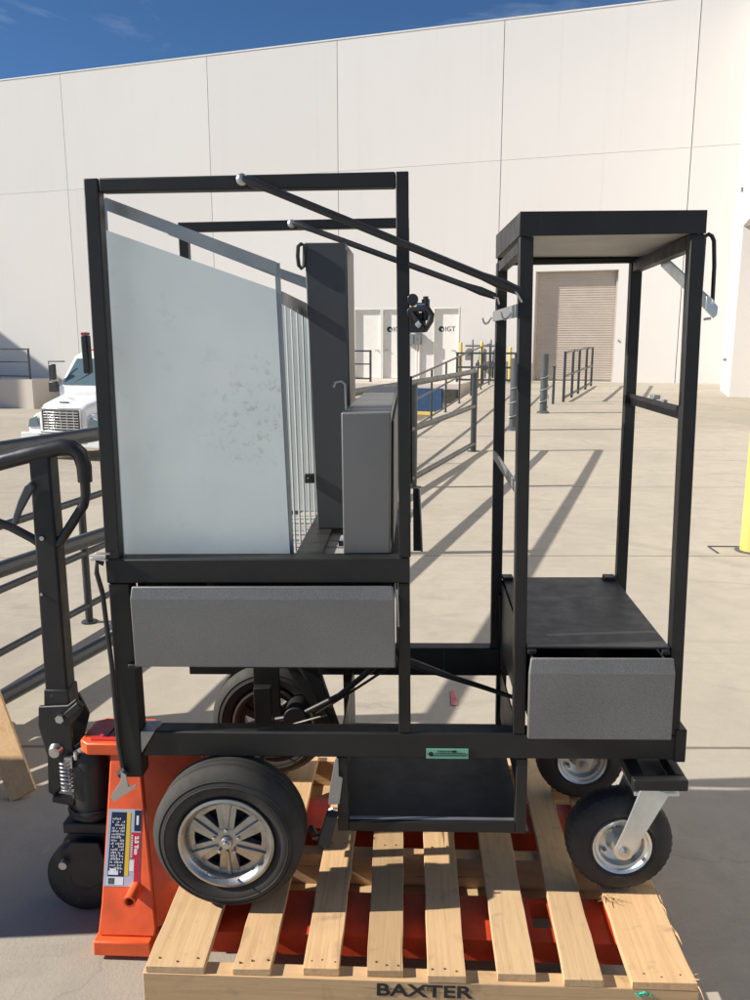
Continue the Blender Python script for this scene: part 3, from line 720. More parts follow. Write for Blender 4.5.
# bumper plates over the casters
def step_plate(x0, x1, y0, y1, z0, z1):
    t = MB(); w = .026
    t.box(x0, x1, y0, y0 + w, z0, z1); t.box(x0, x1, y1 - w, y1, z0, z1)
    t.box(x0, x0 + w + .01, y0 + w, y1 - w, z0, z1); t.box(x1 - w, x1, y0 + w, y1 - w, z0, z1); return t
P('caster_bracket', step_plate(.528, .656, 1.748, 1.935, .508, .537), 'black_coat', bev=.004)
P('caster_bracket', MB().box(.515, .640, 2.20, 2.36, .505, .54), 'black_coat', bev=.004)

# ------------------------------------------------------------------ pallet
pl = thing('wooden_pallet', 'pale pine pallet under the black cart with BAXTER stencilled on its front edge', 'pallet', (.03, 2.03, 0))
pl['base'] = (.03, 2.03, 0)
slx = [(-.582, -.451), (-.385, -.300), (-.230, -.148), (-.087, -.006), (.049, .134), (.203, .289), (.348, .433), (.495, .634)]
bk = [(-.585, -.455), (-.385, -.300), (-.228, -.146), (-.098, -.012), (.047, .133), (.205, .296), (.378, .452), (.500, .632)]
for (a, b_), (c_, d_) in zip(slx, bk):
    y0 = 1.548 + random.uniform(-.005, .008); y1 = 2.52 + random.uniform(-.01, .01)
    zz = random.uniform(-.001, .0015)
    t = MB(); N = 14; lo = []; 
    prev = None
    for i in range(N + 1):
        f_ = i / N; y = y0 + (y1 - y0) * f_
        jl, jr = random.uniform(-.0015, .0015), random.uniform(-.0015, .0015)
        xa = a + (c_ - a) * f_ + jl; xb = b_ + (d_ - b_) * f_ + jr
        zt = .180 + zz + random.uniform(-.0008, .0008)
        ring = [t.bm.verts.new(q) for q in ((xa, y, .162), (xb, y, .162), (xb, y, zt), (xa, y, zt + random.uniform(-.0008, .0008)))]
        if prev:
            for k in range(4): t.bm.faces.new((prev[k], prev[(k + 1) % 4], ring[(k + 1) % 4], ring[k]))
        else: t.bm.faces.new(ring)
        prev = ring
    t.bm.faces.new(prev)
    o = t.build('deck_board', 'wood_slat', pl, .0012)
    nl = MB()
    for yy, cnt in ((y0 + .022, 3), (2.01, 2), (2.50, 3)):
        for k in range(cnt):
            x = a + (b_ - a) * ((k + .6) / (cnt + .2)) + random.uniform(-.006, .006)
            yk = yy + random.uniform(-.008, .008)
            nl.cyl((x, yk, .1775), (x, yk, .1810), .0024, 8)
    nl.build('nail_head', 'rust_nail', o)
def beam(y0, y1, name='stringer', z0=.072, x0=-.590, x1=.640):
    t = MB().box(x0, x1, y0, y1, z0, .1615); return t.build(name, 'wood_beam', pl, .002)
st = beam(1.546, 1.586)
beam(1.985, 2.025); beam(2.49, 2.53)
for y0 in (1.546, 1.93, 2.43):
    MB().box(-.590, .640, y0, y0 + .09, .052, .0715).build('bottom_board', 'wood_beam', pl, .001)
# black stencilled word on the front edge, with the gaps of a stencil
xt = Matrix.Rotation(R(90), 4, 'X')
text('lettering', 'BAXTER', .043, 'ink', st, (.040, 1.5455, .1375), xt, .0004, .0009, 1.36)
text('lettering', 'CA 028', .010, 'ink', st, (.046, 1.5449, .143), xt, .0004, 0, 1.3)
# torn splinters along the right edge
t = MB()
for k in range(11):
    y = 1.56 + random.random() * .36; z = .172 + random.uniform(-.006, .008); l = random.uniform(.03, .08)
    dx = random.uniform(.001, .006)
    p0 = V((.634, y, z)); p1 = V((.634 + dx, y - l, z + random.uniform(-.006, .008)))
    t.tube([p0, (p0 + p1) / 2 + V((.002, 0, .002)), p1], [.0017, .0013, .0004], 5)
for k in range(7):
    p0 = V((.625, 1.56 + random.random() * .03, .178)); t.tube([p0, p0 + V((random.uniform(.0, .025), random.uniform(-.03, .01), random.uniform(-.004, .014)))], [.002, .0005], 5)
t.build('splinter', 'wood_slat', pl)
t = MB()
for k in range(9):
    p0 = V((.505 + random.uniform(0, .025), 1.5455, .152 + random.uniform(-.006, .006)))
    t.bar(p0, p0 + V((random.uniform(-.01, .012), -.002, random.uniform(-.006, .006))), .005, .001)
for k in range(4):
    p0 = V((.545 + k * .006, 1.545, .135 - k * .012)); t.bar(p0, p0 + V((.004, -.0015, -.009)), .003, .001)
t.build('tape_scrap', 'tape_green', pl)
# dry grass caught under the caster
t = MB()
for k in range(14):
    p0 = V((.50 + random.uniform(-.012, .012), 1.815 + random.uniform(-.01, .01), .182)); t.tube([p0, p0 + V((random.uniform(-.02, .02), random.uniform(-.03, .0), random.uniform(.0, .02)))], [.001, .0005], 4)
tag(t.build('straw_tuft', 'wood_slat'), 'small tuft of dry straw caught under the right front caster', 'straw')

# ------------------------------------------------------------------ pallet jack
pj = thing('pallet_jack', 'orange hand pallet jack with black handle pushed under the pallet', 'pallet jack', (-.85, 2.0, 0))
pj['base'] = (-.85, 2.0, 0)
def J(name, mb, mat, parent=None, bev=.003): return mb.build(name, mat, parent or pj, bev)
def plate_pt(x, s, off=0.):      # s = height; leaning plate of the side frame, mirrored for the far side
    return V((x, 1.78 + .36 * (s - .05) - off, s + off * .36))
for mirror in (False, True):
    f = (lambda p: V((p[0], 4.0 - p[1], p[2]))) if mirror else (lambda p: V(p))
    t = MB()
    fr = [plate_pt(-.790, .055), plate_pt(-.643, .055), plate_pt(-.640, .30 if False else .075), plate_pt(-.712, .495), plate_pt(-.787, .495), plate_pt(-.786, .13)]
    bkp = [V((p.x + .0, 1.995 - .0 if not mirror else 1.995, p.z)) for p in fr]
    t.prism([f(p) for p in fr], f((0, 2.0 + .012, 0)) - f((0, 2.0, 0)))
    sd = J('side_frame', t, 'orange_paint', bev=.004)
    # web running from the frame edge down to the fork root
    t = MB().prism([f((-.708, 1.945, .492)), f((-.640, 1.795, .072)), f((-.36, 1.93, .150)), f((-.45, 1.96, .28)), f((-.575, 1.985, .48))], f((0, 2.010, 0)) - f((0, 2.0, 0)))
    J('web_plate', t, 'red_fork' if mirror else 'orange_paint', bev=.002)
    t = MB()
    y0, y1 = (1.704, 1.862)
    q = [(-.66, y0, .0), (.46, y0, .0), (.56, y0 + .04, .0), (.56, y1 - .04, .0), (.46, y1, .0), (-.66, y1, .0)]
    # fork as a channel with a rectangular window near the tip
    def fb_(x0, x1, a, b_, z0=.135, z1=.1415):
        p = [f((x0, a, z0)), f((x1, a, z0)), f((x1, b_, z0)), f((x0, b_, z0)), f((x0, a, z1)), f((x1, a, z1)), f((x1, b_, z1)), f((x0, b_, z1))]; t.hexa(p)
    fb_(-.57, .312, y0, y1); fb_(.312, .358, y0, 1.752); fb_(.312, .358, 1.848, y1); fb_(.358, .54, y0, y1)
    fb_(-.57, .54, y0, y0 + .006, .085, .135); fb_(-.57, .54, y1 - .006, y1, .085, .135); fb_(.54, .60, y0 + .03, y1 - .03, .09, .125)
    fk = J('fork', t, 'red_fork', bev=.0)
    t = MB()
    for yy in (1.76, 1.80): t.cyl(f((.43, yy - .016, .052)), f((.43, yy + .016, .052)), .038, 24)
    J('fork_roller', t, 'black_plastic', fk)
    if not mirror:
        J('foot_block', MB().box(-.796, -.648, 1.762, 1.84, .012, .053), 'orange_paint', sd, .004)
        AX_ = V((.0, -1, -.06)).normalized(); B1 = AX_.cross(V((0, 0, 1))).normalized(); B2 = AX_.cross(B1); FR = (AX_, B1, B2)
        J('tow_pipe', MB().lathe((-.698, 1.838, .166), FR, [(0, .0155), (.066, .0155), (.066, .0110), (.030, .0110), (.030, .001), (0, .001)], 24), 'orange_paint', sd, 0)
        J('bore_shade', MB().lathe((-.698, 1.838, .166), FR, [(.045, .0108), (.047, .0108)], 20), 'ink', sd, 0)  # black disc painting the shade inside the pipe mouth
        side = sd
J('front_plate', MB().box(-.782, -.770, 1.955, 2.045, .12, .475).box(-.7695, -.62, 2.02, 2.20, .060, .130), 'orange_paint')
# lifting head on top
hd = J('lift_head', MB().prism([(-.870, 1.945, .478), (-.845, 1.925, .478), (-.705, 1.925, .478), (-.695, 1.94, .478), (-.695, 2.06, .478), (-.705, 2.075, .478), (-.845, 2.075, .478), (-.870, 2.055, .478)], (0, 0, .034)), 'orange_paint', bev=.004)
J('head_plate', MB().prism([(-.855, 1.955, .5125), (-.84, 1.940, .5125), (-.71, 1.940, .5125), (-.703, 1.95, .5125), (-.703, 2.05, .5125), (-.84, 2.06, .5125), (-.855, 2.045, .5125)], (0, 0, .004)), 'red_paint', hd, .001)
# hand scribbled paint marker on the head plate
sc = [[(-.800, 1.955), (-.798, 2.03)], [(-.772, 2.025), (-.785, 2.015), (-.787, 1.975), (-.772, 1.955)], [(-.745, 2.025), (-.760, 2.01), (-.760, 1.975), (-.747, 1.955), (-.738, 1.985), (-.750, 1.987)], [(-.722, 1.955), (-.718, 2.03)]]
t = MB()
for s_ in sc: t.tube([(x, y, .5172) for x, y in s_], .0022, 5)
J('marker_scribble', t, 'ink', hd, 0)
# hydraulic pump
pu = J('pump_body', MB().lathe((-.865, 1.99, .270), 'z', [(0, .050), (.01, .056), (.03, .060), (.05, .054), (.15, .054), (.17, .050), (.20, .040), (.215, .020)], 36), 'black_worn', bev=0)
J('pump_base', MB().box(-.935, -.80, 1.94, 2.05, .235, .268).prism([(-.92, 1.945, .13), (-.86, 1.945, .13), (-.81, 1.945, .234), (-.925, 1.945, .234)], (0, .10, 0)), 'black_worn', pu, .005)
J('pump_ring', MB().lathe((-.865, 1.99, .285), 'z', [(0, .066), (.012, .068), (.02, .064)], 36), 'black_worn', pu, 0)
J('pump_stop', MB().cyl((-.885, 1.945, .455), (-.885, 1.945, .478), .006, 8), 'steel_bolt', pu, 0)
J('pump_piston', MB().cyl((-.865, 1.99, .48), (-.865, 1.99, .502), .014, 16).box(-.916, -.895, 1.94, 1.96, .43, .46), 'steel_bolt', pu, 0)
# steering wheels
for yy, nm in ((1.955, 0), (2.045, 1)):
    w_ = J('steer_wheel', MB().lathe((-.885, yy, .108), 'y', [(-.026, .030), (-.026, .074), (-.024, .092), (-.020, .100), (-.012, .1045), (.012, .1045), (.020, .100), (.024, .092), (.026, .074), (.026, .030)], 64), 'black_worn', bev=0)
    J('wheel_hub', MB().lathe((-.885, yy, .108), 'y', [(-.034, .020), (-.032, .030), (-.027, .034), (.027, .034), (.034, .020)], 32), 'black_plastic', w_, 0)
J('wheel_fork', MB().prism([(-.935, 1.918, .190), (-.90, 1.918, .225), (-.83, 1.918, .225), (-.80, 1.918, .12), (-.86, 1.918, .085), (-.91, 1.918, .10)], (0, .008, 0)), 'black_worn', bev=.003)
J('fork_bolt', MB().cyl((-.925, 1.900, .165), (-.925, 1.9175, .165), .0115, 16), 'steel_bolt', bev=.001)
# knuckle at the foot of the handle
kn = J('handle_knuckle', MB().prism([(-.985, 1.962, .595), (-.905, 1.962, .600), (-.880, 1.962, .620), (-.866, 1.962, .585), (-.900, 1.962, .540), (-.900, 1.962, .470), (-.925, 1.962, .385), (-.958, 1.962, .330), (-.978, 1.962, .345), (-.972, 1.962, .450), (-.990, 1.962, .540)], (0, .012, 0)), 'black_worn')
J('knuckle_plate', MB().prism([(-.985, 2.035, .595), (-.905, 2.035, .600), (-.88, 2.035, .54), (-.900, 2.035, .470), (-.925, 2.035, .385), (-.958, 2.035, .330), (-.978, 2.035, .345), (-.972, 2.035, .450), (-.990, 2.035, .540)], (0, .012, 0)), 'black_worn', kn)
J('pivot_pin', MB().cyl((-.945, 1.945, .470), (-.945, 2.06, .470), .010, 14).lathe((-.945, 1.950, .470), 'y', [(-.004, .014), (.011, .021)], 20).cyl((-.925, 1.950, .565), (-.925, 1.962, .565), .012, 6), 'steel_bolt', kn, 0)
for a_, b_ in (((-.905, 1.955, .575), (-.865, 1.955, .610)), ((-.90, 1.955, .345), (-.84, 1.955, .300)), ((-.960, 1.955, .335), (-.90, 1.955, .325))): J('knuckle_arm', MB().bar(a_, b_, .02, .02), 'black_worn', kn)
t = MB(); sp_ = []
for k in range(90): a = k / 90 * 2 * math.pi * 8; sp_.append((-.915 + .014 * math.cos(a) + .0 , 1.945 + .014 * math.sin(a), .360 + .09 * k / 90))
t.tube(sp_, .0028, 6); J('return_spring', t, 'steel_bolt', kn, 0)
# handle shaft and loop
hs = J('handle_shaft', MB().hexa([(-.970, 1.975, .585), (-.908, 1.975, .585), (-.908, 2.03, .585), (-.970, 2.03, .585), (-.962, 1.975, 1.268), (-.908, 1.975, 1.276), (-.908, 2.03, 1.276), (-.962, 2.03, 1.268)]), 'black_worn', bev=.006)
J('shaft_sleeve', MB().hexa([(-.976, 1.970, .555), (-.902, 1.970, .555), (-.902, 2.034, .555), (-.976, 2.034, .555), (-.970, 1.970, .64), (-.905, 1.970, .64), (-.905, 2.034, .64), (-.970, 2.034, .64)]), 'black_worn', hs)
y = 1.99
loop = [(-.948, y, 1.030), (-.975, y, 1.050), (-1.03, y, 1.080), (-1.085, y, 1.100), (-1.115, y, 1.13), (-1.12, y, 1.17), (-1.118, y, 1.21), (-1.10, y, 1.235)]
J('handle_loop', MB().tube(loop, .0115, 14), 'black_plastic', hs, 0)
J('handle_grip', MB().tube([(-1.10, y, 1.232), (-1.05, y, 1.248), (-.95, y, 1.274), (-.88, y, 1.290), (-.852, y, 1.287), (-.834, y, 1.272), (-.826, y, 1.240), (-.826, y, 1.200)], [.019, .022, .022, .022, .021, .020, .019, .018], 18), 'black_plastic', hs, 0)
J('handle_loop', MB().tube([(-.826, y, 1.210), (-.827, y, 1.165), (-.835, y, 1.138), (-.865, y, 1.095), (-.90, y, 1.045), (-.92, y, 1.030)], .0125, 14), 'black_plastic', hs, 0)
J('release_lever', MB().prism([(-.955, 1.960, 1.205), (-.945, 1.960, 1.190), (-.960, 1.960, 1.165), (-.985, 1.960, 1.125), (-1.000, 1.960, 1.092), (-1.012, 1.960, 1.094), (-1.008, 1.960, 1.115), (-.992, 1.960, 1.155), (-.972, 1.960, 1.195)], (0, .012, 0)), 'bollard_grey', hs, .004)
for x_, z_, r_ in ((-.942, 1.055, .006), (-.955, .905, .004)): J('shaft_screw', MB().cyl((x_, 1.970, z_), (x_, 1.9748, z_), r_, 8), 'steel_bolt', hs, 0)

# sticker on the leaning side plate
def sticker_quad(t, u0, u1, v0, v1, off):
    """u 0..1 left-right, v 0..1 bottom-top on the sticker rectangle"""
    def pt(u, v):
        zb, zt = .168, .348
        z = zb + (zt - zb) * v; xl = -.784 + .003 * v; xr = -.689 - .005 * v
        return plate_pt(xl + (xr - xl) * u, z, off)
    a, b_, c_, d_ = pt(u0, v0), pt(u1, v0), pt(u1, v1), pt(u0, v1)
    n = V((0, -.3387 * 0 - .94, .3387)).normalized() * .0003
    t.prism([a, b_, c_, d_], n)
def SQ(name, mat, parent, rects, off):
    t = MB()
    for r_ in rects: sticker_quad(t, *r_, off)
    return t.build(name, mat, parent)
stk = SQ('sticker', 'silver_print', side, [(0, 1, 0, 1)], .0006)
SQ('navy_panel', 'navy', stk, [(.10, .56, .13, .96), (.80, .99, .72, .99)], .0012)
SQ('yellow_stripe', 'yellow_print', stk, [(.57, .68, .14, .96)], .0012)
SQ('red_panel', 'red_print', stk, [(.72, .98, .36, .70), (.84, .98, .03, .355)], .0012)
SQ('print_panel', 'white_print', stk, [(.70, .83, .20, .34), (.10, .55, .02, .12)], .0012)
rr = []
for k in range(9):
    u = .15 + k * .043
    for j in range(18):
        if random.random() < .75: v = .18 + j * .040; rr.append((u, u + .020, v, v + random.uniform(.015, .034)))
SQ('small_print', 'white_print', stk, rr, .0018)
SQ('barcode', 'ink', stk, [(.13 + k * .022, .13 + k * .022 + random.choice((.006, .012)), .03, .11) for k in range(8)], .0018)
rr = [(.735, .775, .38 + j * .030, .38 + j * .030 + .018) for j in range(10)]
SQ('small_print', 'white_print', stk, rr, .0018)
SQ('print_figure', 'white_print', stk, [(.86, .93, .80, .92), (.12, .40, .15, .20), (.16, .34, .20, .23)], .0018)
ln = math.atan(.36)
ctr_ = plate_pt(-.7025, .264, .0016)
Mt = Matrix.Rotation(R(90) - ln, 4, 'X') @ Matrix.Rotation(R(-90), 4, 'Z')
text('lettering', '2.5 Ton', .0135, 'white_print', stk, ctr_, Mt, .0002, .0009, 1.05)

# ------------------------------------------------------------------ leaning pallet at the left edge of the view
lpal = thing('wooden_pallet', 'weathered pine pallet tipped up on its edge at the far left', 'pallet', (-1.285, 2.46, 0), (R(-38), R(0), 0))
# built flat in its own plane: local x to the left, local z up along the boards
pd_, dd_ = V((-.85, 0, -.53)), V((-.53, 0, .85))
for k in range(6):
    a = k * .135; t0 = max(0, .62 * (a + .09) - .06)
    q = [pd_ * a + dd_ * t0, pd_ * a + dd_ * 1.02, pd_ * (a + .09) + dd_ * 1.02, pd_ * (a + .09) + dd_ * t0]
    MB().prism([p + V((0, 0, .045)) for p in q], (0, .018, 0)).build('deck_board', 'wood_slat', lpal, .0015)
for tt, am in ((.62, .60), (.96, .80)):
    q = [dd_ * tt + pd_ * .004, dd_ * (tt + .04) + pd_ * .004, dd_ * (tt + .04) + pd_ * am, dd_ * tt + pd_ * am]
    MB().prism([p + V((0, .0185, .045)) for p in q], (0, .085, 0)).build('stringer', 'wood_beam', lpal, .002)

# unseen crate added past the left edge to throw shade across ground beside pallet
cr_ = thing('shade_crate', 'unseen crate added left of the pallet jack to shade the ground', 'crate', (-2.60, 2.05, 0))
MB().box(-.52, .52, -.33, .33, .10, 1.05).build('crate_body', 'wood_beam', cr_, .004)
for y0 in (-.33, -.05, .23): MB().box(-.52, .52, y0, y0 + .10, 0, .0995).build('skid', 'wood_beam', cr_, .003)
for z in (.12, .9):
    MB().box(-.53, .53, -.35, -.3305, z, z + .09).box(-.53, .53, .3305, .35, z, z + .09).build('batten', 'wood_slat', cr_, .002)

# ------------------------------------------------------------------ railings
def gz(x, y): return ground_z(x, y)
def railing(name, label, line, ys_, tops, r_rail, r_post, mat='rail_paint', picket=None, group='handrails along the ramp', endpost=None):
    """line: y -> x. tops: list of functions y -> height above the ground datum of each rail"""
    x0 = line(ys_[0]); o = thing(name, label, 'railing', (x0, ys_[0], 0), group=None)
    o['base'] = (x0, ys_[0], 0)
    for hf in tops:
        pts = []; y = ys_[0]
        while y < ys_[-1]:
            pts.append((line(y), y, .25 * smooth(8, 27, y) + hf(y))); y += .5
        pts.append((line(ys_[-1]), ys_[-1], .25 * smooth(8, 27, ys_[-1]) + hf(ys_[-1])))
        MB().tube(pts, r_rail, 12).build('rail', mat, o)
    for y in ys_[1:]:
        z = .25 * smooth(8, 27, y)
        MB().tube([(line(y), y, z - .05), (line(y), y, z + max(h(y) for h in tops))], r_post, 12).build('post', mat, o)
        MB().lathe((line(y), y, z), 'z', [(.0, r_post * 2.1), (.008, r_post * 2.1)], 16).build('foot_plate', mat, o)
    return o
thick = lambda y: -1.60 + .3075 * (y - 3.3) if y < 8.7 else -1.60 + .3075 * 5.4 + .305 * (y - 8.7)
railing('pipe_railing', 'thick dark pipe handrail with three rails running behind the cart from front left', thick, [2.62, 2.97, 5.75, 8.62, 11.45], [lambda y: 1.125, lambda y: .64, lambda y: .105], .034, .042)
thin = lambda y: xthin(y) - .02
tops = [lambda y: .70 + .026 * max(0, y - 4.4), lambda y: .40 + .015 * max(0, y - 4.4), lambda y: .100]
railing('tube_railing', 'thin dark tube railing beyond the thick one beside the sunken truck court', thin, [2.60, 4.25, 7.3, 10.2, 13.0, 15.2, 16.9, 18.9, 21.0, 23.2, 25.4], tops, .019, .021)
# short free ends and grey posts further up, wrapped with wire rope
for (x, y, h_, lab) in ((1.775, 13.96, 1.22, 'grey steel post wrapped in wire rope, nearest of three up the ramp'), (2.735, 16.79, 1.20, 'grey steel post wrapped in wire rope with a splayed foot'),):
    z = .25 * smooth(8, 27, y)
    o = thing('steel_post', lab, 'post', (x, y, z))
    MB().cyl((0, 0, -.05), (0, 0, h_), .075 if y > 15 else .075, 18).build('shaft', 'bollard_grey', o, .005)
    MB().lathe((0, 0, 0), 'z', [(0, .14), (.03, .12), (.05, .08)], 18).build('foot', 'bollard_grey', o)
    pts = []
    for k in range(70):
        a = k / 70 * 2 * math.pi * 3; rr_ = .088 + .015 * math.sin(a * 2.3)
        pts.append((rr_ * math.cos(a), rr_ * math.sin(a), .10 + .72 * k / 70 + .03 * math.sin(a)))
    MB().tube(pts, .009, 6).build('wire_rope', 'wire_rope', o)
x, y = 3.27, 18.75; z = .25 * smooth(8, 27, y)
o = thing('railing_post', 'slim dark post standing alone before the short handrail', 'post', (x, y, z))
MB().cyl((0, 0, -.05), (0, 0, .84), .030, 12).build('shaft', 'rail_paint', o, .003)
MB().box(-.04, .04, -.04, .04, .84, .86).build('cap', 'rail_paint', o, .003)
# short far handrail
o = thing('short_handrail', 'short dark handrail with five posts before the roller door', 'railing', (4.40, 21.5, .2))
o['base'] = (4.40, 21.5, .2)
ln_ = [(3.60, 19.26), (4.03, 20.5), (4.43, 21.7), (4.95, 23.27), (5.44, 24.8)]
zb = [.25 * smooth(8, 27, y) for x, y in ln_]
for (x, y), z in zip(ln_, zb): MB().box(x - .028, x + .028, y - .028, y + .028, z - .02, z + 1.17).build('post', 'rail_paint', o, .003)
for h_ in (1.15, .60, .10):
    for i in range(4):
        MB().bar((*ln_[i], zb[i] + h_), (*ln_[i + 1], zb[i + 1] + h_), .045, .045).build('rail', 'rail_paint', o, .003)

# yellow bollard at the right edge
o = thing('yellow_bollard', 'tall yellow bollard standing at the right edge of the view', 'bollard', (2.585, 6.02, 0), (0, 0, 0))
MB().lathe((0, 0, 0), 'z', [(-.05, .085), (1.10, .085), (1.15, .070), (1.18, .040), (1.19, .005)], 28).build('shaft', 'yellow_paint', o)
MB().lathe((0, 0, 0), 'z', [(.0, .12), (.008, .12)], 24).build('collar', 'bollard_grey', o)
mb = MB().box(2.30, 2.56, 6.13, 6.145, .002, .006).box(2.295, 2.31, 5.93, 6.13, .002, .006)
tag(mb.build('drain_slot', 'dark_gap'), 'narrow dark slot cut in the concrete beside the yellow bollard', 'drain slot')

# ------------------------------------------------------------------ warehouse
P0 = V((5.463, 27.325, 0)); WR = -R(15.5)
wh = thing('warehouse', 'long white concrete warehouse with a roller door and two pairs of panel joints', 'building', P0, (0, 0, WR))
wh['label'] = 'long cream white concrete panel warehouse filling the background under the blue sky'
cols = [-42, -32, -25.8, -19.56, -13.3, -8.34, -2.68, 3.12, 4.60]
holes = [(-7.78, -5.70, .27, 2.72), (-4.87, -3.94, .27, 2.72), (-1.42, 1.20, .26, 3.82)]
G = .010
def wallcells(x0, x1, z0, z1, mat, parent, hs=()):
    xs_ = sorted({x0, x1, *[h[i] for h in hs for i in (0, 1) if x0 < h[i] < x1]})
    zs_ = sorted({z0, z1, *[h[i] for h in hs for i in (2, 3) if z0 < h[i] < z1]})
    t = MB(); bm_ = t.bm
    ok = lambda a, b_, c_, d_: not any(h[0] <= a and b_ <= h[1] and h[2] <= c_ and d_ <= h[3] for h in hs)
    TK = .35
    cells = [[ok(xs_[i], xs_[i + 1], zs_[j], zs_[j + 1]) for j in range(len(zs_) - 1)] for i in range(len(xs_) - 1)]
    for i in range(len(xs_) - 1):
        for j in range(len(zs_) - 1):
            if not cells[i][j]: continue
            a, b_, c_, d_ = xs_[i], xs_[i + 1], zs_[j], zs_[j + 1]
            t.quad((a, 0, c_), (b_, 0, c_), (b_, 0, d_), (a, 0, d_))
            nb = lambda ii, jj: 0 <= ii < len(cells) and 0 <= jj < len(cells[0]) and cells[ii][jj]
            if not nb(i - 1, j): t.quad((a, 0, c_), (a, TK, c_), (a, TK, d_), (a, 0, d_))
            if not nb(i + 1, j): t.quad((b_, 0, c_), (b_, TK, c_), (b_, TK, d_), (b_, 0, d_))
            if not nb(i, j - 1): t.quad((a, 0, c_), (b_, 0, c_), (b_, TK, c_), (a, TK, c_))
            if not nb(i, j + 1): t.quad((a, 0, d_), (b_, 0, d_), (b_, TK, d_), (a, TK, d_))
    return t.build('wall_panel', mat, parent, merge=True)
for i in range(len(cols) - 1):
    a, b_ = cols[i] + G, cols[i + 1] - G
    if i == len(cols) - 2: b_ += G
    hs = [h for h in holes if h[0] >= a and h[1] <= b_]
    wallcells(a, b_, -2.0, 7.35 - .004, 'wall_paint', wh, hs)
    wallcells(a, b_, 7.35 + .004, 11.53, 'wall_paint', wh)
MB().box(-42, -7.8, .34, .40, -2, 11.45).box(-7.8, -3.92, .34, .40, 2.73, 11.45).box(-5.69, -4.88, .34, .40, -2, 2.73).box(-3.92, -1.43, .34, .4, -2, 11.45).box(-1.43, 1.21, .34, .40, 3.83, 11.45).box(1.21, 4.6, .34, .40, -2, 11.45).build('wall_core', 'dark_gap', wh)
MB().box(-42, 4.6, .4005, 40, 11.30, 11.45).build('roof', 'dark_gap', wh)
MB().box(-42, 4.6, -.02, .42, 11.5305, 11.575).build('parapet_cap', 'door_paint', wh, .005)
# joint sealant seen inside the gaps
# roller door
rdr = MB()
z = .27; k = 0
prof_pts = []
while z < 3.80:
    prof_pts += [(.300, z), (.300, z + .058), (.285, z + .064), (.285, z + .070)]; z += .076
bm_ = rdr.bm; L_ = [bm_.verts.new((-1.40, y, zz)) for y, zz in prof_pts]; R_ = [bm_.verts.new((1.185, y, zz)) for y, zz in prof_pts]
for i in range(len(L_) - 1): bm_.faces.new((L_[i], R_[i], R_[i + 1], L_[i + 1]))
rd_ = rdr.build('roller_door', 'shutter', wh)
MB().box(-1.41, 1.195, .27, .299, .255, .29).build('bottom_seal', 'dark_gap', rd_)
for a_, b_ in ((-1.419, -1.36), (1.14, 1.199)): MB().box(a_, b_, .22, .284, .262, 3.80).build('door_guide', 'shutter', rd_)
MB().box(1.30, 1.33, -.03, -.001, 1.55, 1.62).build('door_switch', 'grey_box', wh)
# man doors with round emblem and lettering
def mandoor(x0, x1, logo, hx):
    d = MB().box(x0 + .045, x1 - .045, .10, .14, .28, 2.66).build('door', 'door_paint', wh, .003)
    MB().box(x0 + .002, x0 + .043, -.012, .12, .272, 2.718).box(x1 - .043, x1 - .002, -.012, .12, .272, 2.718).box(x0 + .044, x1 - .044, -.012, .12, 2.665, 2.718).build('door_frame', 'door_paint', d, .003)
    MB().cyl((hx, .10, 1.25), (hx, .04, 1.25), .025, 12).bar((hx, .045, 1.25), (hx + (.10 if hx < (x0 + x1) / 2 else -.10), .045, 1.25), .03, .03).build('handle', 'steel_bolt', d)
    if logo:
        lx = logo
        e = MB().lathe((lx, .094, 1.985), 'y', [(0, .098), (.005, .098)], 28).build('emblem', 'ink', d)
        MB().lathe((lx + .030, .090, 1.970), 'y', [(0, .052), (.003, .052)], 22).build('emblem_disc', 'grey_box', e)
        MB().prism([(lx + .0, .0885, 2.01), (lx + .06, .0885, 1.985), (lx + .07, .0885, 1.94), (lx + .03, .0885, 1.96)], (0, .001, 0)).build('emblem_mark', 'white_print', e)
        text('lettering', 'IGT', .23, 'ink', d, (lx + .31, .097, 1.98), xt, .002, .0, 1.0)
    return d
mandoor(-7.78, -6.745, None, -6.90)
mandoor(-6.74, -5.70, -6.48, -6.62)
mandoor(-4.87, -3.94, -4.60, -4.12)
# electrical box with its conduit and a small floodlight
eb = thing('electrical_box', 'grey electrical box on the white wall between the two door bays', 'electrical box', wh.matrix_world @ V((0, 0, 0)))
eb.location = Matrix.Translation(P0) @ Matrix.Rotation(WR, 4, 'Z') @ V((-5.48, 0, 0)); eb.rotation_euler = (0, 0, WR)
MB().box(-.33, .22, -.22, -.002, 1.46, 1.82).build('cabinet', 'grey_box', eb, .01)
MB().box(-.04, -.02, -.23, -.2205, 1.50, 1.78).box(.08, .12, -.225, -.2205, 1.62, 1.66).build('cabinet_latch', 'dark_gap', eb)
MB().cyl((.04, -.06, .1), (.04, -.06, 1.459), .03, 10).cyl((.14, -.06, .1), (.14, -.06, 1.459), .03, 10).build('conduit', 'door_paint', eb)
fl = thing('wall_light', 'small dark floodlight fixed to the wall above the grey electrical box', 'wall light', Matrix.Translation(P0) @ Matrix.Rotation(WR, 4, 'Z') @ V((-5.55, 0, 1.93)), (0, 0, WR))
MB().box(-.07, .07, -.16, -.03, -.03, .07).build('lamp_head', 'dark_gap', fl, .01)
MB().cyl((0, -.03, .02), (0, -.001, .02), .02, 8).build('bracket', 'grey_box', fl)

WM = Matrix.Translation(P0) @ Matrix.Rotation(WR, 4, 'Z')
def WT(name, label, cat, s, q, z, group=None):
    return thing(name, label, cat, WM @ V((s, q, z)), (0, 0, WR), group)
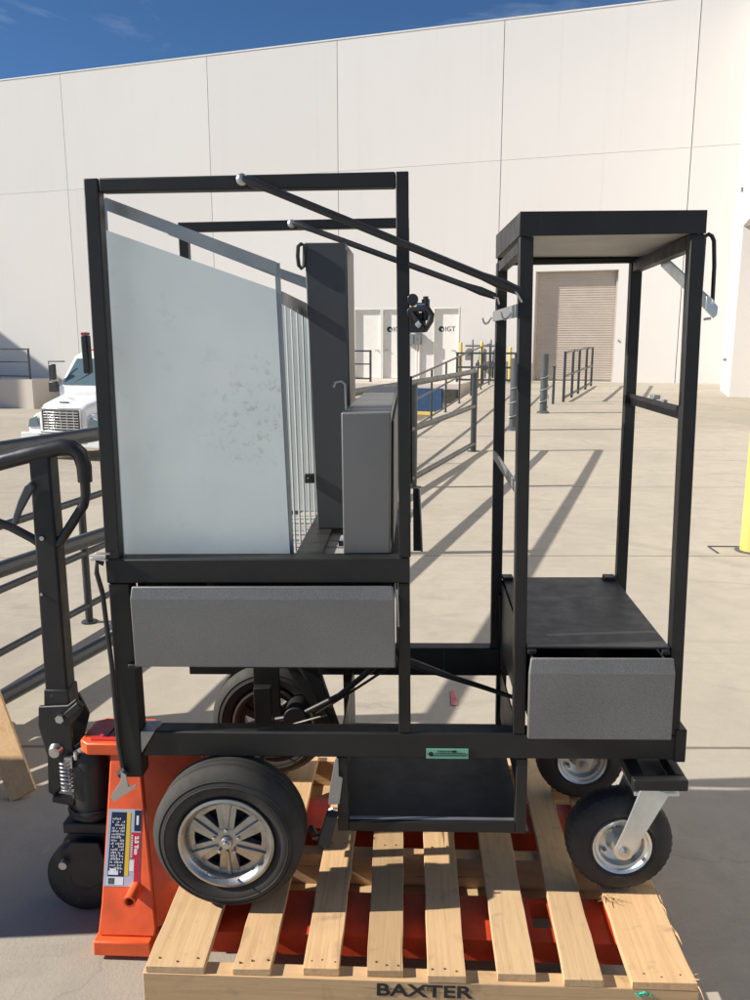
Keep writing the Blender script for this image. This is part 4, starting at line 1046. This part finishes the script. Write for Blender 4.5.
# awning bracket left of the first doors
aw = WT('downpipe', 'pale downpipe on the wall left of the double doors', 'downpipe', -8.02, 0, 0)
MB().box(-.05, .05, -.09, -.002, .25, 2.75).prism([(-.30, -.1, 3.05), (-.30, -.1, 2.75), (-.05, -.1, 2.45), (.05, -.1, 2.55)], (0, .09, 0)).build('pipe', 'door_paint', aw, .004)

# dock platform in front of the doors, with blue pad
dk = WT('loading_dock', 'low concrete loading dock with a blue pad before the lettered doors', 'loading dock', -5.8, 0, -1.3)
MB().box(-2.1, 2.55, -2.95, -.001, 0, 1.565).build('dock_body', 'wall_low', dk, .02)
MB().box(-.10, 2.0, -3.06, -2.9505, .70, 1.42).build('dock_pad', 'blue_pad', dk, .01)
MB().box(-.10, 2.0, -3.07, -2.9505, .58, .695).build('dock_stripe', 'yellow_paint', dk, .01)
MB().box(2.06, 2.5, -3.15, -2.9505, .98, 1.40).build('bumper', 'rubber', dk, .02)
def box_rail(name, label, s0, s1, q, z, h, n, group, cat='railing'):
    o = WT(name, label, cat, s0, q, z, group); L = s1 - s0
    for i in range(n): MB().box(L * i / (n - 1) - .03, L * i / (n - 1) + .03, -.03, .03, 0, h).build('post', 'rail_paint', o, .003)
    for hh in ((h - .03, .025), (h * .56, .02), (h * .10, .02)): MB().box(-.03, L + .03, -.022, .022, hh[0] - hh[1], hh[0] + hh[1]).build('rail', 'rail_paint', o)
    return o
box_rail('dock_railing', 'dark square tube railing on the dock before the double doors', -7.9, -6.30, -2.6, .27, 1.02, 2, 'dark railings on the docks')
# far left dock with its railing
dl = WT('loading_dock', 'pale raised dock at the far left behind the white truck', 'loading dock', -30.2, 0, -1.5)
MB().box(-12, 9.6, -1.6, -.001, 0, 1.60).build('dock_body', 'wall_low', dl, .02)
box_rail('dock_railing', 'dark railing on top of the raised dock at far left', -30.0, -20.85, -1.4, .10, 1.20, 7, 'dark railings on the docks')
# yellow bollards and the meter set by the wall
for s, q, h_, lab in ((-3.72, -.75, 1.30, 'yellow bollard beside the single lettered door'), (-2.98, -.9, 1.33, 'yellow bollard in front of the meter manifold'), (-2.02, -1.0, 1.15, 'yellow bollard between the meters and the roller door')):
    o = WT('yellow_bollard', lab, 'bollard', s, q, .24, 'bollards by the meters')
    MB().lathe((0, 0, 0), 'z', [(-.05, .055), (h_ - .03, .055), (h_, .03)], 16).build('shaft', 'yellow_paint', o)
gm = WT('meter_set', 'grey pipe and meter set against the white wall between yellow bollards', 'meters', -3.1, -.35, .24)
MB().cyl((-.55, 0, 1.18), (.75, 0, 1.18), .035, 10).cyl((-.30, 0, 0), (-.30, 0, 1.38), .03, 8).cyl((.32, 0, 0), (.32, 0, 1.38), .03, 8).cyl((.72, 0, 0), (.72, 0, 1.2), .03, 8).build('pipework', 'grey_box', gm)
for xx in (-.42, .05, .5): MB().cyl((xx, -.12, .98), (xx, .10, .98), .12, 16).box(xx - .12, xx + .12, -.1, .1, .70, .90).build('meter', 'grey_box', gm, .02)
for xx, zz in ((-.1, .55), (.15, .45), (.4, .55)): MB().cyl((xx, -.10, zz), (xx, .10, zz), .08, 12).cyl((xx, 0, .1), (xx, 0, .7), .03, 8).build('valve', 'bollard_grey', gm)
gr = WT('guard_rail', 'black square guard rail around the grey meter set', 'guard rail', -3.1, -1.6, .22)
for xx in (-.55, .30, .95, 1.35): MB().box(xx - .035, xx + .035, -.035, .035, 0, 1.0).build('post', 'rail_paint', gr, .004)
for zz in (.97, .52, .12): MB().box(-.585, 1.385, -.03, .03, zz - .03, zz + .03).build('rail', 'rail_paint', gr, .003)

# right wing and left wing
rw = WT('side_wing', 'white side wing with a tall recessed bay at the right edge', 'building', 4.62, 0, 0)
def wing(parent, mat='wall_paint'):
    t = MB(); T_ = .4
    # vertical slabs along the wing face (local y negative = towards the viewer), opening between -5.6 and -12.5
    t.box(0, 30, -3.2, .0, -.3, 11.5); t.build('wall_panel', mat, parent, .01)
    MB().box(-.42, 30, -5.6, -3.205, -.3, 11.5).build('wall_panel', mat, parent, .01)
    MB().box(-.42, 30, -12.5, -5.605, 4.3, 11.5).build('wall_panel', mat, parent, .01)
    MB().box(.6, 30, -12.5, -5.605, -.3, 4.295).build('bay_panel', 'shutter', parent, .01)
    MB().box(-.42, 30, -26, -12.505, -.3, 11.5).build('wall_panel', mat, parent, .01)
    MB().box(-.50, -.425, -4.3, -4.2, 1.05, 1.12).box(-.47, -.425, -5.0, -4.9, 5.2, 5.3).build('wall_fitting', 'grey_box', parent)
wing(rw)
lw = WT('side_wing', 'white side wing beyond the left edge whose shadow crosses the wall', 'building', -37.9, 0, 0)
MB().box(-14, 0, -8.2, -.001, -2, 11.5).build('wall_panel', 'wall_paint', lw, .01)

# ------------------------------------------------------------------ truck
tk = thing('box_truck', 'white truck with chrome grille parked facing us in the sunken court', 'truck', (-7.90, 18.0, -1.22), (0, 0, R(-15)))
zt = -1.185 - tk.location.z
def T(name, t, mat, parent=None, bev=.02): return t.build(name, mat, parent or tk, bev)
S_ = MB()
# hood: slopes up and widens towards the cab
def loft(t, secs):
    rings = []
    for y, pts in secs: rings.append([t.bm.verts.new((x, y, z)) for x, z in pts])
    n = len(rings[0])
    for A, B in zip(rings, rings[1:]):
        for k in range(n): t.bm.faces.new((A[k], A[(k + 1) % n], B[(k + 1) % n], B[k]))
    t.bm.faces.new(rings[0][::-1]); t.bm.faces.new(rings[-1]); return t
def sec(w, wt, z0, zs_, z1): return [(-w, z0), (w, z0), (w, zs_), (wt, z1 - .05), (wt * .6, z1), (-wt * .6, z1), (-wt, z1 - .05), (-w, zs_)]
hood = T('hood', loft(MB(), [(0, sec(.62, .54, .75, 1.10, 1.32)), (.15, sec(.70, .60, .68, 1.18, 1.42)), (.8, sec(.86, .68, .66, 1.24, 1.56)), (1.35, sec(1.0, .76, .66, 1.28, 1.66))]), 'truck_white', bev=.05)
gr_ = T('grille', MB().box(-.50, .50, -.035, -.001, .80, 1.24), 'dark_gap', hood, .01)
t = MB()
for k in range(7): t.box(-.47, .47, -.055, -.036, .825 + k * .06, .850 + k * .06)
for xx in (-.35, -.17, .0, .17, .35): t.box(xx - .010, xx + .010, -.062, -.056, .81, 1.23)
T('grille_bar', t, 'chrome', gr_, .003)
T('grille_frame', MB().box(-.53, -.501, -.05, -.001, .78, 1.27).box(.501, .53, -.05, -.001, .78, 1.27).box(-.53, .53, -.05, -.001, 1.271, 1.30).box(-.53, .53, -.05, -.001, .75, .779), 'chrome', hood, .006)
T('hood_emblem', MB().box(-.13, .13, .10, .115, 1.405, 1.435).box(-.08, .08, .33, .36, 1.49, 1.50), 'bollard_grey', hood, .006)
for sx_ in (-1, 1):
    t = loft(MB(), [(.05, [(sx_ * .62, .62), (sx_ * 1.0, .62), (sx_ * .98, .95), (sx_ * .74, 1.16), (sx_ * .62, 1.14)]), (.5, [(sx_ * .62, .72), (sx_ * 1.12, .72), (sx_ * 1.10, 1.02), (sx_ * .84, 1.22), (sx_ * .62, 1.2)]), (1.3, [(sx_ * .62, .60), (sx_ * 1.14, .60), (sx_ * 1.12, 1.10), (sx_ * .9, 1.24), (sx_ * .62, 1.24)])])
    fd = T('fender', t, 'truck_white', bev=.04)
    T('headlight', MB().prism([(sx_ * .66, .035, .86), (sx_ * .97, .048, .84), (sx_ * .93, .048, 1.02), (sx_ * .72, .035, 1.10)], (0, -.03, 0)), 'windscreen', fd, .01)
    wl = T('wheel', MB().lathe((sx_ * .98, .75, .48), 'x', [(-.14, .30), (-.14, .46), (-.11, .49), (.11, .49), (.14, .46), (.14, .30)], 40), 'rubber', bev=0)
    T('rim', MB().lathe((sx_ * .98, .75, .48), 'x', [(-.145, .10), (-.12, .29), (.12, .29), (.145, .10)], 30), 'zinc', wl, 0)
T('bumper', MB().prism([(-1.10, -.10, .42), (1.10, -.10, .42), (1.16, -.02, .72), (.60, -.16, .72), (-.60, -.16, .72), (-1.16, -.02, .72)], (0, .16, 0)), 'truck_white', bev=.02)
T('bumper_slot', MB().box(-.52, .52, -.145, -.10, .60, .70), 'dark_gap', bev=.01)
cab = T('cab', loft(MB(), [(1.35, [(-1.10, .62), (1.10, .62), (1.10, 1.72), (-1.10, 1.72)]), (1.36, [(-1.10, .62), (1.10, .62), (1.06, 1.74), (-1.06, 1.74)]), (1.85, [(-1.10, .62), (1.10, .62), (.96, 2.42), (-.96, 2.42)]), (2.15, [(-1.10, .62), (1.10, .62), (.94, 2.54), (-.94, 2.54)]), (3.1, [(-1.10, .62), (1.10, .62), (.94, 2.56), (-.94, 2.56)])]), 'truck_white', bev=.04)
ws = T('windscreen', MB().prism([(-.98, 1.352, 1.74), (.98, 1.352, 1.74), (.86, 1.80, 2.36), (-.86, 1.80, 2.36)], (0, -.02, .012)), 'windscreen', cab, .01)
T('wiper', MB().tube([(-.75, 1.34, 1.745), (-.30, 1.52, 2.03)], .012, 6).tube([(.15, 1.34, 1.745), (.55, 1.50, 2.0)], .012, 6), 'black_plastic', cab, 0)
for sx_ in (-1, 1):
    T('side_window', MB().prism([(sx_ * 1.085, 1.75, 1.72), (sx_ * 1.085, 2.7, 1.72), (sx_ * 1.00, 2.7, 2.3), (sx_ * 1.0, 2.05, 2.3)], (sx_ * .012, 0, .003)), 'windscreen', cab, .004)
    mr = T('mirror', MB().box(sx_ * 1.24 - .09, sx_ * 1.24 + .09, 1.28, 1.36, 1.86, 2.24).box(sx_ * 1.24 - .12, sx_ * 1.24 + .12, 1.28, 1.38, 1.56, 1.82), 'black_plastic', bev=.02)
    T('mirror_arm', MB().tube([(sx_ * 1.0, 1.5, 2.30), (sx_ * 1.34, 1.33, 2.30), (sx_ * 1.34, 1.33, 1.75), (sx_ * 1.05, 1.4, 1.70)], .015, 8), 'black_plastic', mr, 0)
for xx in (-.6, 0, .6): T('roof_lamp', MB().box(xx - .06, xx + .06, 2.1, 2.2, 2.55, 2.60), 'red_lens', cab, .01)
T('tank', MB().cyl((1.0, 2.2, .55), (1.0, 3.3, .55), .30, 24), 'chrome', bev=.01)
bd = T('cargo_body', MB().box(-1.22, 1.22, 3.35, 9.2, .95, 2.50), 'truck_white', bev=.02)
T('chassis', MB().box(-.45, .45, 1.3, 9.1, .50, .90), 'dark_gap', bev=.01)
for sx_ in (-1, 1):
    wl = T('wheel', MB().lathe((sx_ * .92, 7.2, .48), 'x', [(-.24, .30), (-.24, .46), (-.21, .49), (.21, .49), (.24, .46), (.24, .30)], 40), 'rubber', bev=0)

# ------------------------------------------------------------------ light, sky, camera
EL, AZ = R(31.5), R(6.0)
D = V((math.cos(EL) * math.cos(AZ), math.cos(EL) * math.sin(AZ), -math.sin(EL)))
sd_ = bpy.data.lights.new('sun', 'SUN'); sd_.energy = 5.0; sd_.angle = R(.53); sd_.color = (1, .94, .84)
so = bpy.data.objects.new('sun', sd_); COL.objects.link(so); so.rotation_euler = D.to_track_quat('-Z', 'Y').to_euler(); so.location = (-10, -2, 12)
w = bpy.data.worlds.new('World'); scene.world = w; w.use_nodes = True; nt = w.node_tree
for n in list(nt.nodes): nt.nodes.remove(n)
out = nt.nodes.new('ShaderNodeOutputWorld'); bg = nt.nodes.new('ShaderNodeBackground')
sky = nt.nodes.new('ShaderNodeTexSky'); sky.sky_type = 'NISHITA'; sky.sun_disc = False
sky.sun_elevation = EL; sky.sun_rotation = math.atan2(-D.x, -D.y) % (2 * math.pi)
sky.altitude = 1200; sky.air_density = .9; sky.dust_density = .0; sky.ozone_density = 4.0
bg.inputs[1].default_value = .063
# thin cirrus
tc = nd(nt, 'ShaderNodeTexCoord'); mp = nd(nt, 'ShaderNodeMapping'); mp.inputs['Scale'].default_value = (1.6, 1.2, 7.0); mp.inputs['Rotation'].default_value = (0, R(12), 0)
nt.links.new(tc.outputs['Generated'], mp.inputs[0])
n1 = noise(nt, mp.outputs[0], 2.2, 9, .62, .6)
cf = ramp(nt, n1, [(.50, 0.), (.78, .30)])
skc = mix(nt, 1., sky.outputs[0], (.68, .91, 1.08), 'MULTIPLY')
cmx = mix(nt, cf, skc, (8.5, 9.2, 10.2))
nt.links.new(cmx, bg.inputs[0]); nt.links.new(bg.outputs[0], out.inputs[0])

cam_d = bpy.data.cameras.new('camera'); cam = bpy.data.objects.new('camera', cam_d); COL.objects.link(cam)
cam_d.sensor_fit = 'VERTICAL'; cam_d.sensor_height = 36; cam_d.sensor_width = 27; cam_d.lens = 806 * 36 / 1000
cam_d.clip_start = .05; cam_d.clip_end = 1500
cam.location = (0, 0, 1.55); cam.rotation_euler = (R(90 - 11.1), 0, R(2.5))
scene.camera = cam
clear_base()
vs = scene.view_settings; vs.view_transform = 'Standard'; vs.look = 'None'; vs.exposure = .52; vs.gamma = 1; vs.use_curve_mapping = False
scene.render.engine = 'CYCLES'
